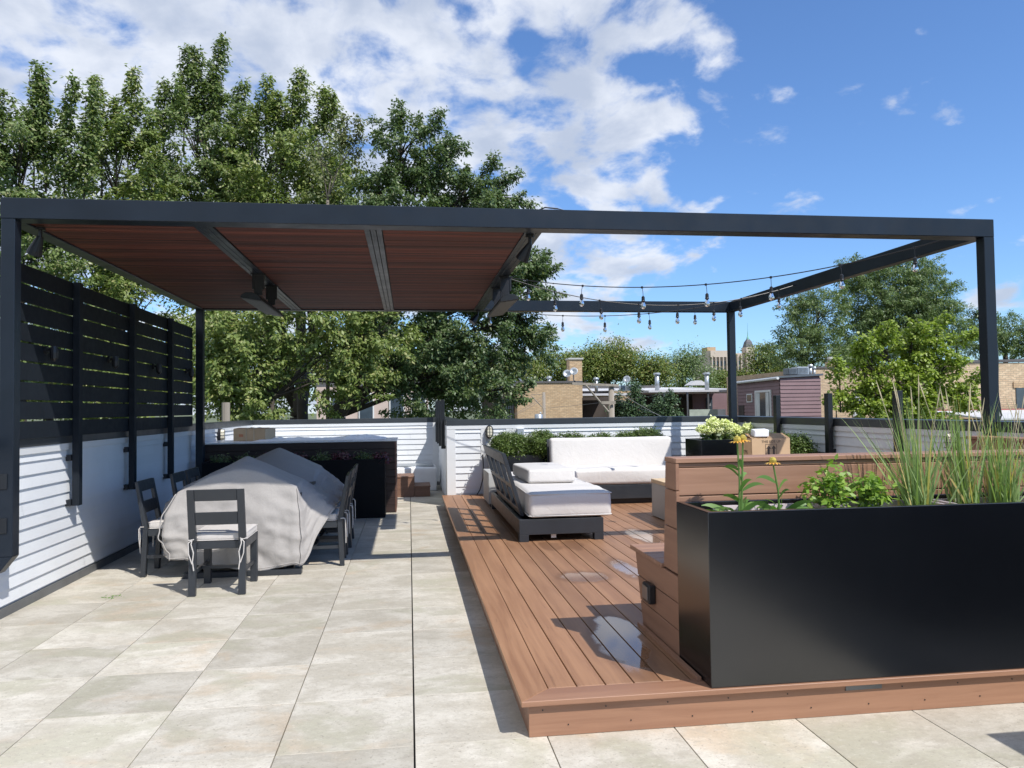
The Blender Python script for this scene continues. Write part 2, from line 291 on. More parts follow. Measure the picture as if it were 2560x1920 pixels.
M = dict(
 dull=paint('dull_black', (.004, .005, .007), .6, 0, .1, 3., 0, 40, .15),
 screen=paint('screen_slats', (.010, .014, .020), .6, 0, .12, 3., .05, 60, .22),
 tile=tile_mat('stone_tile'), grout=paint('grout', (.03, .03, .03), .9),
 deck=wood('composite_deck', (.225, .113, .060), (.335, .184, .102), 'y', .5, wet=True, isl=.11, grain=.7),
 deckx=wood('composite_lip', (.235, .118, .070), (.32, .172, .104), 'x', .5, isl=.04, grain=.35),
 bench=wood('composite_bench', (.245, .130, .080), (.34, .190, .120), 'x', .55, isl=.05, grain=.35),
 benchy=wood('composite_end', (.225, .116, .072), (.30, .162, .100), 'y', .55, isl=.05, grain=.35),
 shadewood=wood('shaded_cladding', (.020, .010, .008), (.034, .017, .013), 'x', .55, isl=.08),  # shade on the bar front put into the wood colour; end boards stay brown
 ipe=wood('step_wood', (.16, .085, .055), (.22, .12, .08), 'x', .55, isl=.08), endw=wood('end_cladding', (.10, .048, .032), (.15, .075, .05), 'y', .55, isl=.06),
 soffit=wood('stained_soffit', (.030, .008, .0055), (.150, .040, .024), 'x', .75, .7, isl=.45, grain=.8),
 steel=paint('charcoal_steel', (.009, .014, .022), .38, .0, .2, 1.2, .05, 60, .32),
 steeldk=paint('black_steel', (.005, .007, .010), .45, 0, .1, 2.),
 cap=paint('cap_metal', (.040, .046, .052), .38, .2, .12, 2.), flash=paint('base_metal', (.13, .135, .14), .5, .2, .15, 3.),
 white=paint('white_siding', (.67, .69, .705), .5, 0, .04, 1.5, .05, 30, .4, isl=.03, dirt=.16),
 trim=paint('white_trim', (.67, .685, .69), .45, 0, .02, 2.),
 planter=None, chair=paint('charcoal_furniture', (.024, .028, .034), .38, 0, .06, 4., .04, 90),
 cushion=fabric('chair_cushion', (.56, .53, .50)), sofa=fabric('sofa_fabric', (.64, .615, .585)), cover=fabric('table_cover', (.385, .365, .345), 160, .62, .05),
 soil=paint('soil', (.03, .022, .016), .95, 0, .4, 30., .8, 60), liner=paint('planter_liner', (.62, .53, .55), .6, 0, .1, 8),
 black=paint('black_plastic', (.012, .012, .014), .4), grille=paint('heater_grille', (.05, .052, .055), .5, .0, .5, 30.), greym=paint('grey_plate', (.16, .17, .18), .35, .6),
 marble=paint('marble_top', (.80, .81, .82), .25, 0, .12, 2.5), card=paint('cardboard', (.56, .39, .235), .85, 0, .07, 3., dirt=.1), tape=paint('twine', (.62, .56, .42), .8),
 concrete=paint('concrete_table', (.42, .42, .40), .6, 0, .05, 5), oak=wood('table_rim', (.55, .40, .24), (.66, .50, .32), 'x', .6, isl=0, grain=.15),
 plastic=paint('plastic_wrap', (.84, .85, .86), .4, 0, .04, 6, .3, 14), lamp=paint('frosted_lamp', (.70, .66, .52), .25, 0, .05, 8), glass=glass('clear_glass'),
 brickA=brick('tan_brick', (.44, .30, .17), (.54, .39, .235), (.30, .23, .16)), brickC=brick('buff_brick', (.50, .36, .225), (.60, .46, .30), (.30, .24, .18)),
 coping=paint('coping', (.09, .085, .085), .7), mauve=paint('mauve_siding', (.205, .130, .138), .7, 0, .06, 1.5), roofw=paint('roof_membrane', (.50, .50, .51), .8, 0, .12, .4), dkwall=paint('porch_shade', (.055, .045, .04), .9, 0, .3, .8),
 galv=paint('galvanised', (.42, .45, .47), .4, .6), pole=wood('weathered_pole', (.22, .19, .155), (.34, .30, .25), 'z', .9, .3, isl=.1), win=paint('window_pane', (.05, .07, .09), .1), curtain=paint('curtain', (.55, .58, .58), .9),
 lime=paint('limestone', (.50, .42, .345), .85, 0, .06, .05), slate=paint('slate_roof', (.10, .10, .11), .7), verd=paint('verdigris', (.20, .42, .36), .7), balc=paint('balcony_green', (.33, .38, .33), .8),
 pale=paint('pale_render', (.52, .42, .37), .9, 0, .1, .5), ground=paint('ground_cover', (.10, .12, .06), .95, 0, .35, .05), bark=paint('bark', (.045, .036, .028), .9, 0, .3, 4., .6, 12), barkl=paint('pale_bark', (.17, .145, .12), .9, 0, .3, 4.),
 asphalt=paint('bulkhead_cladding', (.012, .014, .02), .6), red=paint('faded_red', (.34, .09, .06), .7), ink=paint('carton_ink', (.10, .075, .055), .8), orange=paint('brown_logo', (.5, .2, .1), .8),
 l_maple=leafm('maple_leaf', (.105, .160, .050), (.195, .245, .085), (.30, .31, .16)), l_bright=leafm('pale_maple_leaf', (.132, .190, .052), (.245, .290, .090), (.33, .33, .14)),
 l_dark=leafm('dark_leaf', (.070, .118, .046), (.140, .190, .072), (.24, .27, .15)), l_thin=leafm('thin_leaf', (.16, .19, .09), (.22, .24, .12), (.22, .2, .12)),
 l_mid=leafm('far_leaf', (.11, .155, .032), (.185, .225, .050), (.22, .19, .06), .2), l_cedar=leafm('cedar_leaf', (.045, .085, .038), (.080, .13, .055), None, .1), l_loc=leafm('locust_leaf', (.10, .155, .055), (.165, .225, .085), (.26, .31, .15), .25),
 l_lime=leafm('sunny_leaf', (.18, .26, .034), (.30, .36, .06), (.27, .32, .09), .3), l_box=leafm('boxwood_leaf', (.06, .105, .022), (.12, .17, .035), (.19, .24, .08), .15), l_bush=leafm('basil_leaf', (.15, .27, .035), (.27, .39, .07), None, .3),
 l_grass=leafm('grass_blade', (.20, .30, .11), (.36, .46, .20), (.62, .50, .20), .3), l_cone=leafm('coneflower_leaf', (.09, .19, .045), (.16, .28, .07), None, .25), petal=leafm('petal', (.88, .42, .07), (.92, .60, .14), None, .25), seed=paint('seed_head', (.55, .47, .30), .9),
 conec=paint('cone', (.35, .28, .05), .9, 0, .4, 60), l_heuch=leafm('heuchera', (.08, .018, .032), (.13, .035, .055), (.06, .06, .03), .15), hyd=leafm('hydrangea_bloom', (.72, .76, .34), (.86, .86, .56), None, .2))
def planter_mat():
    mt, t, b = base_mat('black_planter_paint'); oc = t.n('ShaderNodeTexCoord').outputs['Object']
    t.l(t.mix(t.noise(oc, 2.), (.0025, .003, .0045), (.004, .005, .007)), b.inputs['Base Color'])
    t.l(t.m('ADD', t.m('MULTIPLY', t.noise(oc, 6., 5), .05), .20), b.inputs['Roughness']); setc(b, 'Specular IOR Level', .9)
    bp = t.n('ShaderNodeBump', i_Strength=.05, i_Distance=.01); t.l(t.noise(oc, 3., 3), bp.inputs['Height']); t.l(bp.outputs[0], b.inputs['Normal']); return mt
M['planter'] = planter_mat()

# ------------------------------------------------------------------ ground and terrace floor
tag(MB().box(-1500, 1500, -300, 3000, -9.3, -9).build('ground', M['ground']), 'dull green and grey ground of the neighbourhood far below the terrace', 'ground', kind='structure')
T = .61; xA = .0108; yA = 3.538
fl = MB(); g = .0027
def add_tiles(i0, i1, j0, j1, clip=None):
    for i in range(i0, i1):
        for j in range(j0, j1):
            a, b = xA + i * T + g, xA + (i + 1) * T - g; c, d_ = yA - T + j * T + .0012, yA + j * T - .0012
            if i == 0: a += .002
            if i == -1: b -= .001
            if clip: a, b, c, d_ = max(a, clip[0]), min(b, clip[1]), max(c, clip[2]), min(d_, clip[3])
            if b - a > .03 and d_ - c > .03: fl.box(a, b, c, d_, -.02, random.uniform(-.0006, .0006))
random.seed(3)
add_tiles(-6, 1, -14, 21, (-3.06, .62, -5.2, 15.5)); add_tiles(1, 16, -14, 2, (.0, 9.5, -5.2, 3.58)); add_tiles(-16, -5, -14, -7, (-9, -3.06, -5.2, -1))
tag(fl.build('terrace_floor', M['tile'], bevel=.0012), 'terrace floor of square pale stone look porcelain tiles with thin joints', 'floor', kind='structure')
tag(MB().box(-3.2, 9.5, -5.3, 15.7, -.35, -.021).build('floor_slab', M['grout']), 'dark roof slab under the floor tiles', 'slab', kind='structure')

# ------------------------------------------------------------------ parapet walls with lap siding
def siding(mb, p0, p1, nrm, z0, z1, pitch=.105, hi=.018, lo=.003, board=3.6):
    z = z0; L = math.hypot(p1[0] - p0[0], p1[1] - p0[1]); rg = random.Random(int(L * 100))
    while z < z1 - .005:
        zt = min(z + pitch, z1); cuts = [0.]; c = rg.uniform(.6, board)
        while c < L - .3: cuts.append(c); c += board * rg.uniform(.8, 1.)
        cuts.append(L)
        for a, b in zip(cuts[:-1], cuts[1:]):
            a_, b_ = (a + (.0015 if a > 0 else 0)) / L, (b - (.0015 if b < L else 0)) / L; q0 = (p0[0] + (p1[0] - p0[0]) * a_, p0[1] + (p1[1] - p0[1]) * a_); q1 = (p0[0] + (p1[0] - p0[0]) * b_, p0[1] + (p1[1] - p0[1]) * b_)
            P = lambda p, o, zz: (p[0] + nrm[0] * o, p[1] + nrm[1] * o, zz); h2 = hi + rg.uniform(-.0015, .0015)
            mb.add([P(q0, lo, z), P(q1, lo, z), P(q1, h2, z), P(q0, h2, z), P(q1, lo, zt), P(q0, lo, zt)], [(0, 1, 2, 3), (3, 2, 4, 5)])
        z = zt
def wall(label, p0, p1, nrm, thick=.2, boards=(), frieze=True, sid=None, capz=(1.26, 1.35), base=.0, flash=False):
    """straight parapet from p0 to p1 (inner face), body on the far side of nrm"""
    mid = ((p0[0] + p1[0]) / 2, (p0[1] + p1[1]) / 2, 0)
    w = thing('parapet_wall', label, 'wall', mid)
    def bx(a, b, o0, o1, z0, z1):
        P = [(q[0] + nrm[0] * o, q[1] + nrm[1] * o) for q, o in ((a, o0), (b, o0), (b, o1), (a, o1))]
        ar = sum(P[i][0] * P[(i + 1) % 4][1] - P[(i + 1) % 4][0] * P[i][1] for i in range(4))
        if ar < 0: P = P[::-1]
        return MB().hexa([(x, y, z0) for x, y in P], [(x, y, z1) for x, y in P])
    bx(p0, p1, -thick, -.001, -.3, capz[0]).build('wall_core', M['trim'], w)
    s = MB()
    for a, b in (sid or ((0, 1),)):
        L = lambda k: (p0[0] + (p1[0] - p0[0]) * k, p0[1] + (p1[1] - p0[1]) * k)
        siding(s, L(a), L(b), nrm, .09 + base, 1.20)
    s.build('siding', M['white'], w)
    bx(p0, p1, -thick - .03, .03, capz[0], capz[1]).build('wall_cap', M['cap'], w, bevel=.004)
    if frieze: bx(p0, p1, 0.0, .022, 1.20, capz[0] - .002).build('frieze_board', M['trim'], w)
    for a, b in boards:
        L = lambda k: (p0[0] + (p1[0] - p0[0]) * k, p0[1] + (p1[1] - p0[1]) * k)
        bx(L(a), L(b), .0, .019, .0 + base, 1.198).build('trim_board', M['trim'], w, bevel=.002)
    if flash: bx(p0, p1, .0, .022, 0.0, .07).build('base_flashing', M['flash'], w)
    return w
wall('long white clapboard parapet under the black privacy screen, left side', (-3.04, -1), (-3.04, 15.5), (1, 0), boards=((.994, 1),), flash=True)
wall('short white clapboard parapet at the far end of the tiled passage', (-3.24, 15.5), (.6, 15.5), (0, -1), boards=((.06, .085), (.965, 1)), flash=True)
wall('white parapet carrying the four short black posts beside the wooden steps', (.6, 12.27), (.6, 17.3), (-1, 0), sid=((0, 1),), boards=((.0, .02),))
L5 = 5.05 - .58
pw = wall('white clapboard parapet behind the boxwood hedge and white sofa', (.58, 12.05), (5.05, 12.05), (0, -1), base=.0,
    sid=((.031, .12), (.14, .21), (.255, 1)), boards=((0, .031), (.12, .14), (.21, .255)))
wall('shaded white clapboard parapet with black posts on the right', (5.05, 12.27), (5.05, -3.5), (-1, 0))

# ------------------------------------------------------------------ raised deck
dk = thing('wooden_deck', 'raised brown composite wood deck with wet patches and mitred front edge', 'deck', (.5, 3.5, 0))
DX0, DY0, DZ = .497, 3.505, .175
bd = MB(); x = .651; pitch = .1425; random.seed(5)
bd.add([(DX0, DY0, DZ - .025), (DX0 + .15, DY0 + .152, DZ - .025), (DX0 + .15, 12.03, DZ - .025), (DX0, 12.03, DZ - .025), (DX0, DY0, DZ), (DX0 + .15, DY0 + .152, DZ), (DX0 + .15, 12.03, DZ), (DX0, 12.03, DZ)],
    [(0, 3, 2, 1), (4, 5, 6, 7), (0, 1, 5, 4), (1, 2, 6, 5), (2, 3, 7, 6), (3, 0, 4, 7)])
while x < 5.03:
    x2 = min(x + pitch - .006, 5.04); splits = [3.661, 12.03]
    if random.random() < .5: splits.insert(1, random.uniform(6.5, 9.5))
    for a, b in zip(splits[:-1], splits[1:]): bd.box(x, x2, a + (.002 if a > 4 else 0), b - .002, DZ - .025, DZ)
    x += pitch
bd.build('deck_boards', M['deck'], dk, world=False if False else True, bevel=.002)
lp = MB(); lp.add([(DX0, DY0, DZ - .025), (5.04, DY0, DZ - .025), (5.04, DY0 + .152, DZ - .025), (DX0 + .153, DY0 + .152, DZ - .025), (DX0, DY0, DZ), (5.04, DY0, DZ), (5.04, DY0 + .152, DZ), (DX0 + .153, DY0 + .152, DZ)],
    [(0, 3, 2, 1), (4, 5, 6, 7), (0, 1, 5, 4), (1, 2, 6, 5), (2, 3, 7, 6), (3, 0, 4, 7)])
lp.build('deck_lip', M['deckx'], dk, bevel=.002)
MB().box(.536, 5.04, 3.535, 3.557, .001, DZ - .0255).build('front_fascia', M['deckx'], dk, bevel=.001)
MB().box(.538, .56, 3.5575, 12.03, .001, DZ - .0255).build('side_fascia', M['deckx'], dk, bevel=.001)
MB().box(.562, 5.04, 3.56, 12.04, .0, DZ - .03).build('deck_substructure', M['black'], dk)
for i in range(9):
    for k, (z, o) in enumerate(((.118, .0), (.045, .12))): MB().lathe((.60 + i * .30 + o, 3.5345, z + .004), [(.0035, 0), (.0035, .002)], 6, (0, -1, 0)).build('screw', M['black'], dk)
tag(MB().box(2.10, 2.29, 3.528, 3.5345, .120, .147).build('step_light', M['greym'], None, bevel=.002), 'slim grey step light recessed under the deck edge', 'light')

# ------------------------------------------------------------------ pergola
pg = thing('steel_pergola', 'charcoal steel pergola with stained wood roof over its left half', 'pergola', (-2.95, 6, 0))
PZ0, PZ1 = 2.955, 3.11
def beam(name, *a, mat='steel', bev=.004): return MB().box(*a).build(name, M[mat], pg, bevel=bev)
beam('front_beam', -2.95, 5.065, 6.0, 6.16, PZ0, PZ1); beam('back_beam', -2.95, 4.99, 11.15, 11.29, PZ0, PZ1)
beam('side_beam', -2.98, -2.85, 6.161, 11.149, PZ0 + .001, PZ1 - .001)
MB().hexa([(4.965, 6.161, PZ0 + .001), (5.06, 6.161, PZ0 + .001), (4.985, 11.149, PZ0 + .001), (4.885, 11.149, PZ0 + .001)], [(4.965, 6.161, PZ1 - .001), (5.06, 6.161, PZ1 - .001), (4.985, 11.149, PZ1 - .001), (4.885, 11.149, PZ1 - .001)]).build('side_beam', M['steel'], pg, bevel=.004)
for xa in (-1.648, -.345, .957):
    cbm = MB()
    for k in range(3): cbm.box(xa + k * .048, xa + k * .048 + .0445, 6.161, 11.149, PZ0 + .004, PZ1 - .03)
    cbm.build('cross_beam', M['steel'], pg, bevel=.002)
for n_, a in (('post', (-2.945, -2.85, 6.0, 6.1, .49, PZ0)), ('post', (4.965, 5.065, 6.001, 6.1, .3, PZ0)), ('post', (-2.95, -2.85, 11.17, 11.27, .5, PZ0)), ('post', (4.885, 4.985, 11.17, 11.27, .3, PZ0))):
    p = MB().box(*a).build(n_, M['steel'], pg, bevel=.004)
MB().prism([(-2.945, .49), (-2.85, .49), (-2.945, .37)], 'y', 6.0, 6.1).build('post_foot', M['steel'], pg)
for z in (.98, .66): MB().box(-2.94, -2.885, 5.99, 5.9995, z, z + .11).build('fixing_plate', M['steeldk'], pg, bevel=.003)
random.seed(8)
for xa, xb in ((-2.849, -1.65), (-1.502, -.347), (-.199, .955)):
    sl_ = MB(); y = 6.165
    while y < 11.14: sl_.box(xa, xb, y, y + .0385, 2.972 + random.uniform(-.001, .001), 2.99); y += .0405
    sl_.build('soffit_panel', M['soffit'], pg)
MB().box(-2.849, .956, 6.165, 11.145, 3.0, 3.082).build('roof_deck', M['steeldk'], pg)
MB().tube([(1.05, 6.04, 3.112), (1.1, 6.02, 3.13), (1.2, 6.03, 3.125), (1.3, 6.05, 3.113), (1.18, 6.06, 3.12)], .006, 6).build('loose_cable', M['black'], pg)
MB().tube([(5.072, 6.05, 2.2), (5.09, 6.04, 2.0), (5.085, 6.03, 1.9), (5.082, 6.04, 1.6), (5.10, 6.03, 1.4), (5.08, 6.03, 1.36)], .007, 6).build('power_cable', M['black'], pg)

# privacy screen
ps = thing('privacy_screen', 'tall black horizontal board privacy screen on the left parapet', 'screen', (-2.99, 8, 0))
for k in range(9):
    z = 1.325 + k * .1541
    MB().box(-3.005, -2.985, 6.11, 11.16, z, z + .139).build('slat', M['screen'], ps, bevel=.002)
for y in (7.31, 8.70, 10.03):
    MB().box(-2.984, -2.925, y, y + .075, .70, 2.70).build('screen_post', M['screen'], ps, bevel=.003)
    for z in (.70, 1.10): MB().box(-3.03, -2.985, y - .02, y + .05, z, z + .055).build('bracket', M['steeldk'], ps, bevel=.003)
# rail posts
def rail_post(label, x, y, z0, z1, sx, grp):
    t_ = thing('rail_post', label, 'post', (x, y, z0), grp)
    MB().box(x - .03, x + .03, y - .045, y + .045, z0, z1).build('upright', M['steeldk'], t_, bevel=.003)
    for z in (z0, z0 + .32): MB().box(min(x + sx * .03, x + sx * .075), max(x + sx * .03, x + sx * .075), y - .03, y + .03, z, z + .05).build('bracket', M['steeldk'], t_)
for k, (y, nm) in enumerate(((12.62, 'nearest'), (13.6, 'second nearest'), (14.55, 'third'), (15.3, 'farthest'))):
    rail_post('short black steel post on the passage parapet, %s of the four in a row' % nm, .548, y, .87, 1.675, 1, 'black posts on the passage parapet')
for k, (y, nm) in enumerate(((9.87, 'nearest the mauve house'), (8.57, 'standing in front of the tan brick wall'), (7.26, 'rising behind the tall grasses'))):
    rail_post('short black steel post on the right parapet, %s' % nm, 4.97, y, .93, 1.648, 1, 'black posts on the right parapet')

# ------------------------------------------------------------------ lamps on walls
def sconce(y, z, label):
    s = thing('wall_sconce', label, 'light', (-2.97, y, z), 'sconces on the privacy screen')
    MB().lathe((-2.984, y, z + .03), [(.035, 0), (.035, .02)], 12, (1, 0, 0)).build('back_plate', M['black'], s)
    MB().tube([(-2.965, y, z + .03), (-2.92, y, z + .035)], .012, 8).lathe((-2.915, y, z + .06), [(.028, 0), (.034, -.05), (.03, -.1), (.008, -.125)], 12).build('shade', M['black'], s, smooth=False)
sconce(6.79, 2.02, 'small black sconce on the sunlit first bay of the screen'); sconce(8.13, 2.03, 'small black sconce on the second bay of the screen'); sconce(9.48, 2.035, 'small black sconce on the third bay of the screen'); sconce(10.83, 2.05, 'small black sconce on the last bay of the screen')
def oval(c, n, label):
    c = Vector(c); n = Vector(n); s_ = Vector((-n.y, n.x, 0)); o = thing('bulkhead_light', label, 'light', c, 'caged oval wall lights')
    def ring(rx, rz, h0, h1, mat, name, rx2=None, rz2=None):
        P = []; m_ = 20
        for (a, b, h) in ((rx, rz, h0), (rx2 or rx, rz2 or rz, h1)):
            for i in range(m_):
                an = 2 * math.pi * i / m_; zz = math.sin(an); P.append(tuple(c + s_ * a * math.cos(an) + Vector((0, 0, 1)) * (b * (abs(zz) ** .8) * (1 if zz > 0 else -1)) + n * h))
        return MB().add(P, [tuple(range(m_)), tuple(range(2 * m_ - 1, m_ - 1, -1))] + [(i, i + m_, (i + 1) % m_ + m_, (i + 1) % m_) for i in range(m_)]).build(name, M[mat], o)
    ring(.062, .105, 0, .045, 'black', 'base'); ring(.046, .088, .045, .095, 'lamp', 'lens', .034, .075)
    cg = MB()
    for z in (-.05, 0, .05): cg.tube([c + s_ * .055 + Vector((0, 0, z)) + n * .045, c + s_ * .045 + Vector((0, 0, z)) + n * .095, c - s_ * .045 + Vector((0, 0, z)) + n * .095, c - s_ * .055 + Vector((0, 0, z)) + n * .045], .004, 6)
    cg.tube([c + Vector((0, 0, .105)) + n * .045, c + Vector((0, 0, .085)) + n * .1, c + Vector((0, 0, -.085)) + n * .1, c + Vector((0, 0, -.105)) + n * .045], .004, 6)
    cg.build('cage', M['black'], o)
oval((1.251, 12.03, 1.15), (0, -1, 0), 'oval caged wall light above the boxwoods beside the white column')
oval((-3.02, 12.75, 1.15), (1, 0, 0), 'oval caged wall light on the far left parapet near the carton')
oval((5.03, 6.5, 1.15), (-1, 0, 0), 'oval caged wall light on the right parapet behind the grasses')
eb = thing('electrical_box', 'small grey electrical box on the white parapet above the boxwoods', 'box', (1.74, 12.03, 1.14))
MB().box(1.685, 1.80, 11.985, 12.03, 1.06, 1.20).build('housing', M['trim'], eb, bevel=.004); MB().box(1.69, 1.795, 11.975, 11.9845, 1.065, 1.195).build('cover_plate', M['galv'], eb, bevel=.003)
cdd = thing('power_cord', 'thin black power cord hanging down the white column by the side table', 'cord', (1.1, 12, .2)); MB().tube([(1.145, 12.02, .80), (1.15, 12.01, .6), (1.14, 12.0, .42), (1.09, 11.98, .25), (1.04, 11.96, .18)], .008, 6).build('cable', M['black'], cdd)
# flood lights
def flood(x, y, dv, label):
    s = thing('flood_light', label, 'light', (x, y, 2.95), 'spot lights under the pergola beams'); dv = Vector(dv).normalized(); p = Vector((x, y, 2.955))
    MB().lathe(p, [(.035, 0), (.035, -.02)], 12).tube([p, p - Vector((0, 0, .08))], .014, 8).build('mount', M['black'], s)
    MB().lathe(p - Vector((0, 0, .07)), [(.022, 0), (.03, .03), (.05, .11), (.056, .15)], 14, dv).build('housing', M['steeldk'], s)
flood(-2.80, 6.28, (-.45, .25, -1), 'black cone spot light hanging in the front left corner of the pergola')
flood(1.01, 6.26, (-.5, .6, -1), 'black spot light at the front end of the last roof beam')
flood(1.01, 11.12, (-.8, -.3, -1), 'black spot light at the back end of the last roof beam')
# heaters
def heater(xc, tilt, label):
    h = thing('patio_heater', label, 'heater', (xc, 8.6, 2.7), 'ceiling heaters hung under the roof beams'); R_ = Matrix.Rotation(tilt, 4, 'Y')
    for y in (8.27, 9.05):
        MB().box(xc - .04, xc + .04, y - .012, y + .012, 2.74, 2.958).box(xc - .06, xc - .041, y - .02, y + .02, 2.80, 2.957).box(xc + .041, xc + .06, y - .02, y + .02, 2.80, 2.957).box(xc - .075, xc + .075, y - .03, y + .03, 2.947, 2.9575).build('bracket', M['black'], h)
    xb = xc + (-.05 if tilt > 0 else .02); pr = [(-.105, 0), (-.095, .035), (-.06, .062), (0, .072), (.06, .062), (.095, .035), (.105, 0)]
    prr = []
    for a, b in pr: v = R_ @ Vector((a, 0, b)); prr.append((xb + v.x, 2.675 + v.z))
    MB().prism(prr[::-1], 'y', 8.12, 9.52).build('housing', M['steeldk'], h, bevel=.004)
    q = [R_ @ Vector((a, 0, b)) for a, b in ((-.095, -.004), (.095, -.004), (.095, -.001), (-.095, -.001))]
    MB().prism([(xb + v.x, 2.675 + v.z) for v in q], 'y', 8.15, 9.49).build('grille', M['grille'], h)
heater(-1.555, rad(9), 'black bar heater under the beam above the covered table'); heater(1.06, rad(-9), 'black bar heater under the roof edge beam next to the string lights')
# string lights
def string(p0, p1, sag, bulbs, label):
    s = thing('string_light', label, 'string light', p0, 'string lights across the open bay'); p0, p1 = Vector(p0), Vector(p1)
    P = lambda k: p0.lerp(p1, k) - Vector((0, 0, sag * 4 * k * (1 - k)))
    MB().tube([P(i / 40) for i in range(41)], .0055, 6).build('cable', M['black'], s)
    for k in bulbs:
        p = P(k); hl = .09; tw = Vector((random.uniform(-.02, .02), random.uniform(-.02, .02), 0)); q = p - Vector((0, 0, hl)) + tw
        so_ = MB().tube([p, p - Vector((0, 0, hl * .5)) + tw * .8, q], .003, 5).lathe(q, [(.006, .0), (.017, -.012), (.018, -.05), (.021, -.055), (.021, -.062)], 12).lathe(p, [(.012, -.012), (.012, .01)], 8).build('socket', M['black'], s)
        MB().lathe(q - Vector((0, 0, .0625)), [(.011, 0), (.014, -.010), (.026, -.038), (.027, -.052), (.021, -.069), (.008, -.079)], 14).build('bulb', M['glass'], so_, smooth=True)
random.seed(2)
string((1.105, 8.70, 3.03), (4.97, 6.30, 3.04), .27, [.06, .207, .353, .50, .64, .78, .92], 'string light with clear bulbs running to the front right corner')
string((1.105, 8.70, 3.03), (4.95, 9.2, 3.06), .30, [.155, .30, .43, .565, .69, .79, .93], 'string light drooping across the middle of the open bay')
string((1.105, 10.9, 2.95), (4.91, 10.2, 3.06), .185, [.0175, .285, .44, .60, .765, .93], 'lowest string light nearest the back beam')

# ------------------------------------------------------------------ dining chairs
def make_chair(label):
    c = thing('dining_chair', label, 'chair', (0, 0, 0), 'charcoal dining chairs around the covered table'); m_ = M['chair']
    for sx in (-1, 1):
        x0 = sx * .2275; xi = sx * .170; a, b = min(x0, xi), max(x0, xi)
        MB().hexa([(a, -.285, 0), (b, -.285, 0), (b, -.24, 0), (a, -.24, 0)], [(a, -.262, .44), (b, -.262, .44), (b, -.217, .44), (a, -.217, .44)]).hexa([(a, -.262, .44), (b, -.262, .44), (b, -.217, .44), (a, -.217, .44)], [(a, -.335, .88), (b, -.335, .88), (b, -.305, .88), (a, -.305, .88)]).build('leg', m_, c, bevel=.003)
        MB().box(a, b, .205, .265, 0, .44).build('leg', m_, c, bevel=.003)
        MB().box(min(sx * .19, sx * .21), max(sx * .19, sx * .21), -.235, .205, .17, .20).build('stretcher', m_, c)
    MB().box(-.19, .19, -.01, .02, .172, .198).build('stretcher', m_, c)
    MB().box(-.226, .226, -.216, .204, .375, .438).build('seat', m_, c, bevel=.003)
    for z0, z1, y0, y1 in ((.785, .881, -.322, -.337), (.585, .690, -.289, -.306)):
        f = lambda z: -.262 - (z - .44) / .44 * .073
        MB().hexa([(-.169, f(z0) + .006, z0), (.169, f(z0) + .006, z0), (.169, f(z0) + .030, z0), (-.169, f(z0) + .030, z0)], [(-.169, f(z1) + .004, z1), (.169, f(z1) + .004, z1), (.169, f(z1) + .028, z1), (-.169, f(z1) + .028, z1)]).build('back_rail', m_, c, bevel=.003)
    cu = rbox(-.222, .222, -.214, .27, .440, .508, .024, .06, .006, .006, 9); cu.build('cushion', M['cushion'], c, smooth=True)
    pp = MB()
    for sgn in (-1, 1):
        pp.tube([(sgn * .222 * math.cos(a_), .028 + .24 * math.sin(a_) if False else -.2, .498) for a_ in (0, .01)], .0001, 3)
    for z in (.447, .5):
        pp.tube([(-.21, -.212, z), (.21, -.212, z), (.221, -.2, z), (.221, .26, z), (.21, .27, z), (-.21, .27, z), (-.221, .26, z), (-.221, -.2, z), (-.21, -.212, z)], .004, 5)
    pp.build('piping', M['cushion'], c)
    for sx in (-1, 1):
        x = sx * .20; k = MB()
        k.tube([(sx * .165, -.21, .475), (sx * .19, -.275, .465), (x + sx * .02, -.285, .462), (sx * .235, -.25, .465)], .0045, 5)
        k.tube([(x - sx * .005, -.288, .462), (x, -.295, .43), (x - sx * .02, -.297, .36), (x - sx * .012, -.298, .29), (x - sx * .022, -.297, .215)], .005, 5)
        k.tube([(x, -.288, .462), (x + sx * .022, -.297, .44), (x + sx * .018, -.297, .35), (x - sx * .008, -.297, .27)], .0045, 5)
        k.build('tie', M['cushion'], c)
    return c
ch = make_chair('charcoal slat back chair at the near end of the covered table')
spots = [((-1.588, 6.91), 0, None), ((-2.19, 7.74), -90, 'charcoal chair nearest the camera on the left side of the covered table'), ((-2.13, 8.58), -90, 'dark chair in the middle of the left side of the table'), ((-2.13, 9.12), -90, 'dark chair at the far end of the left side of the table'),
    ((-.93, 7.90), 92, 'charcoal chair nearest the camera on the right side of the covered table'), ((-.93, 8.50), 89, 'charcoal chair in the middle of the right side of the table'), ((-.94, 9.10), 90, 'charcoal chair at the far end of the right side, by the planter')]
for (x, y), a, lab in spots[1:]:
    c = copy_tree(ch); c.location = (x, y, 0); c.rotation_euler.z = rad(a); c['label'] = lab
ch.location = (-1.588, 6.93, 0)
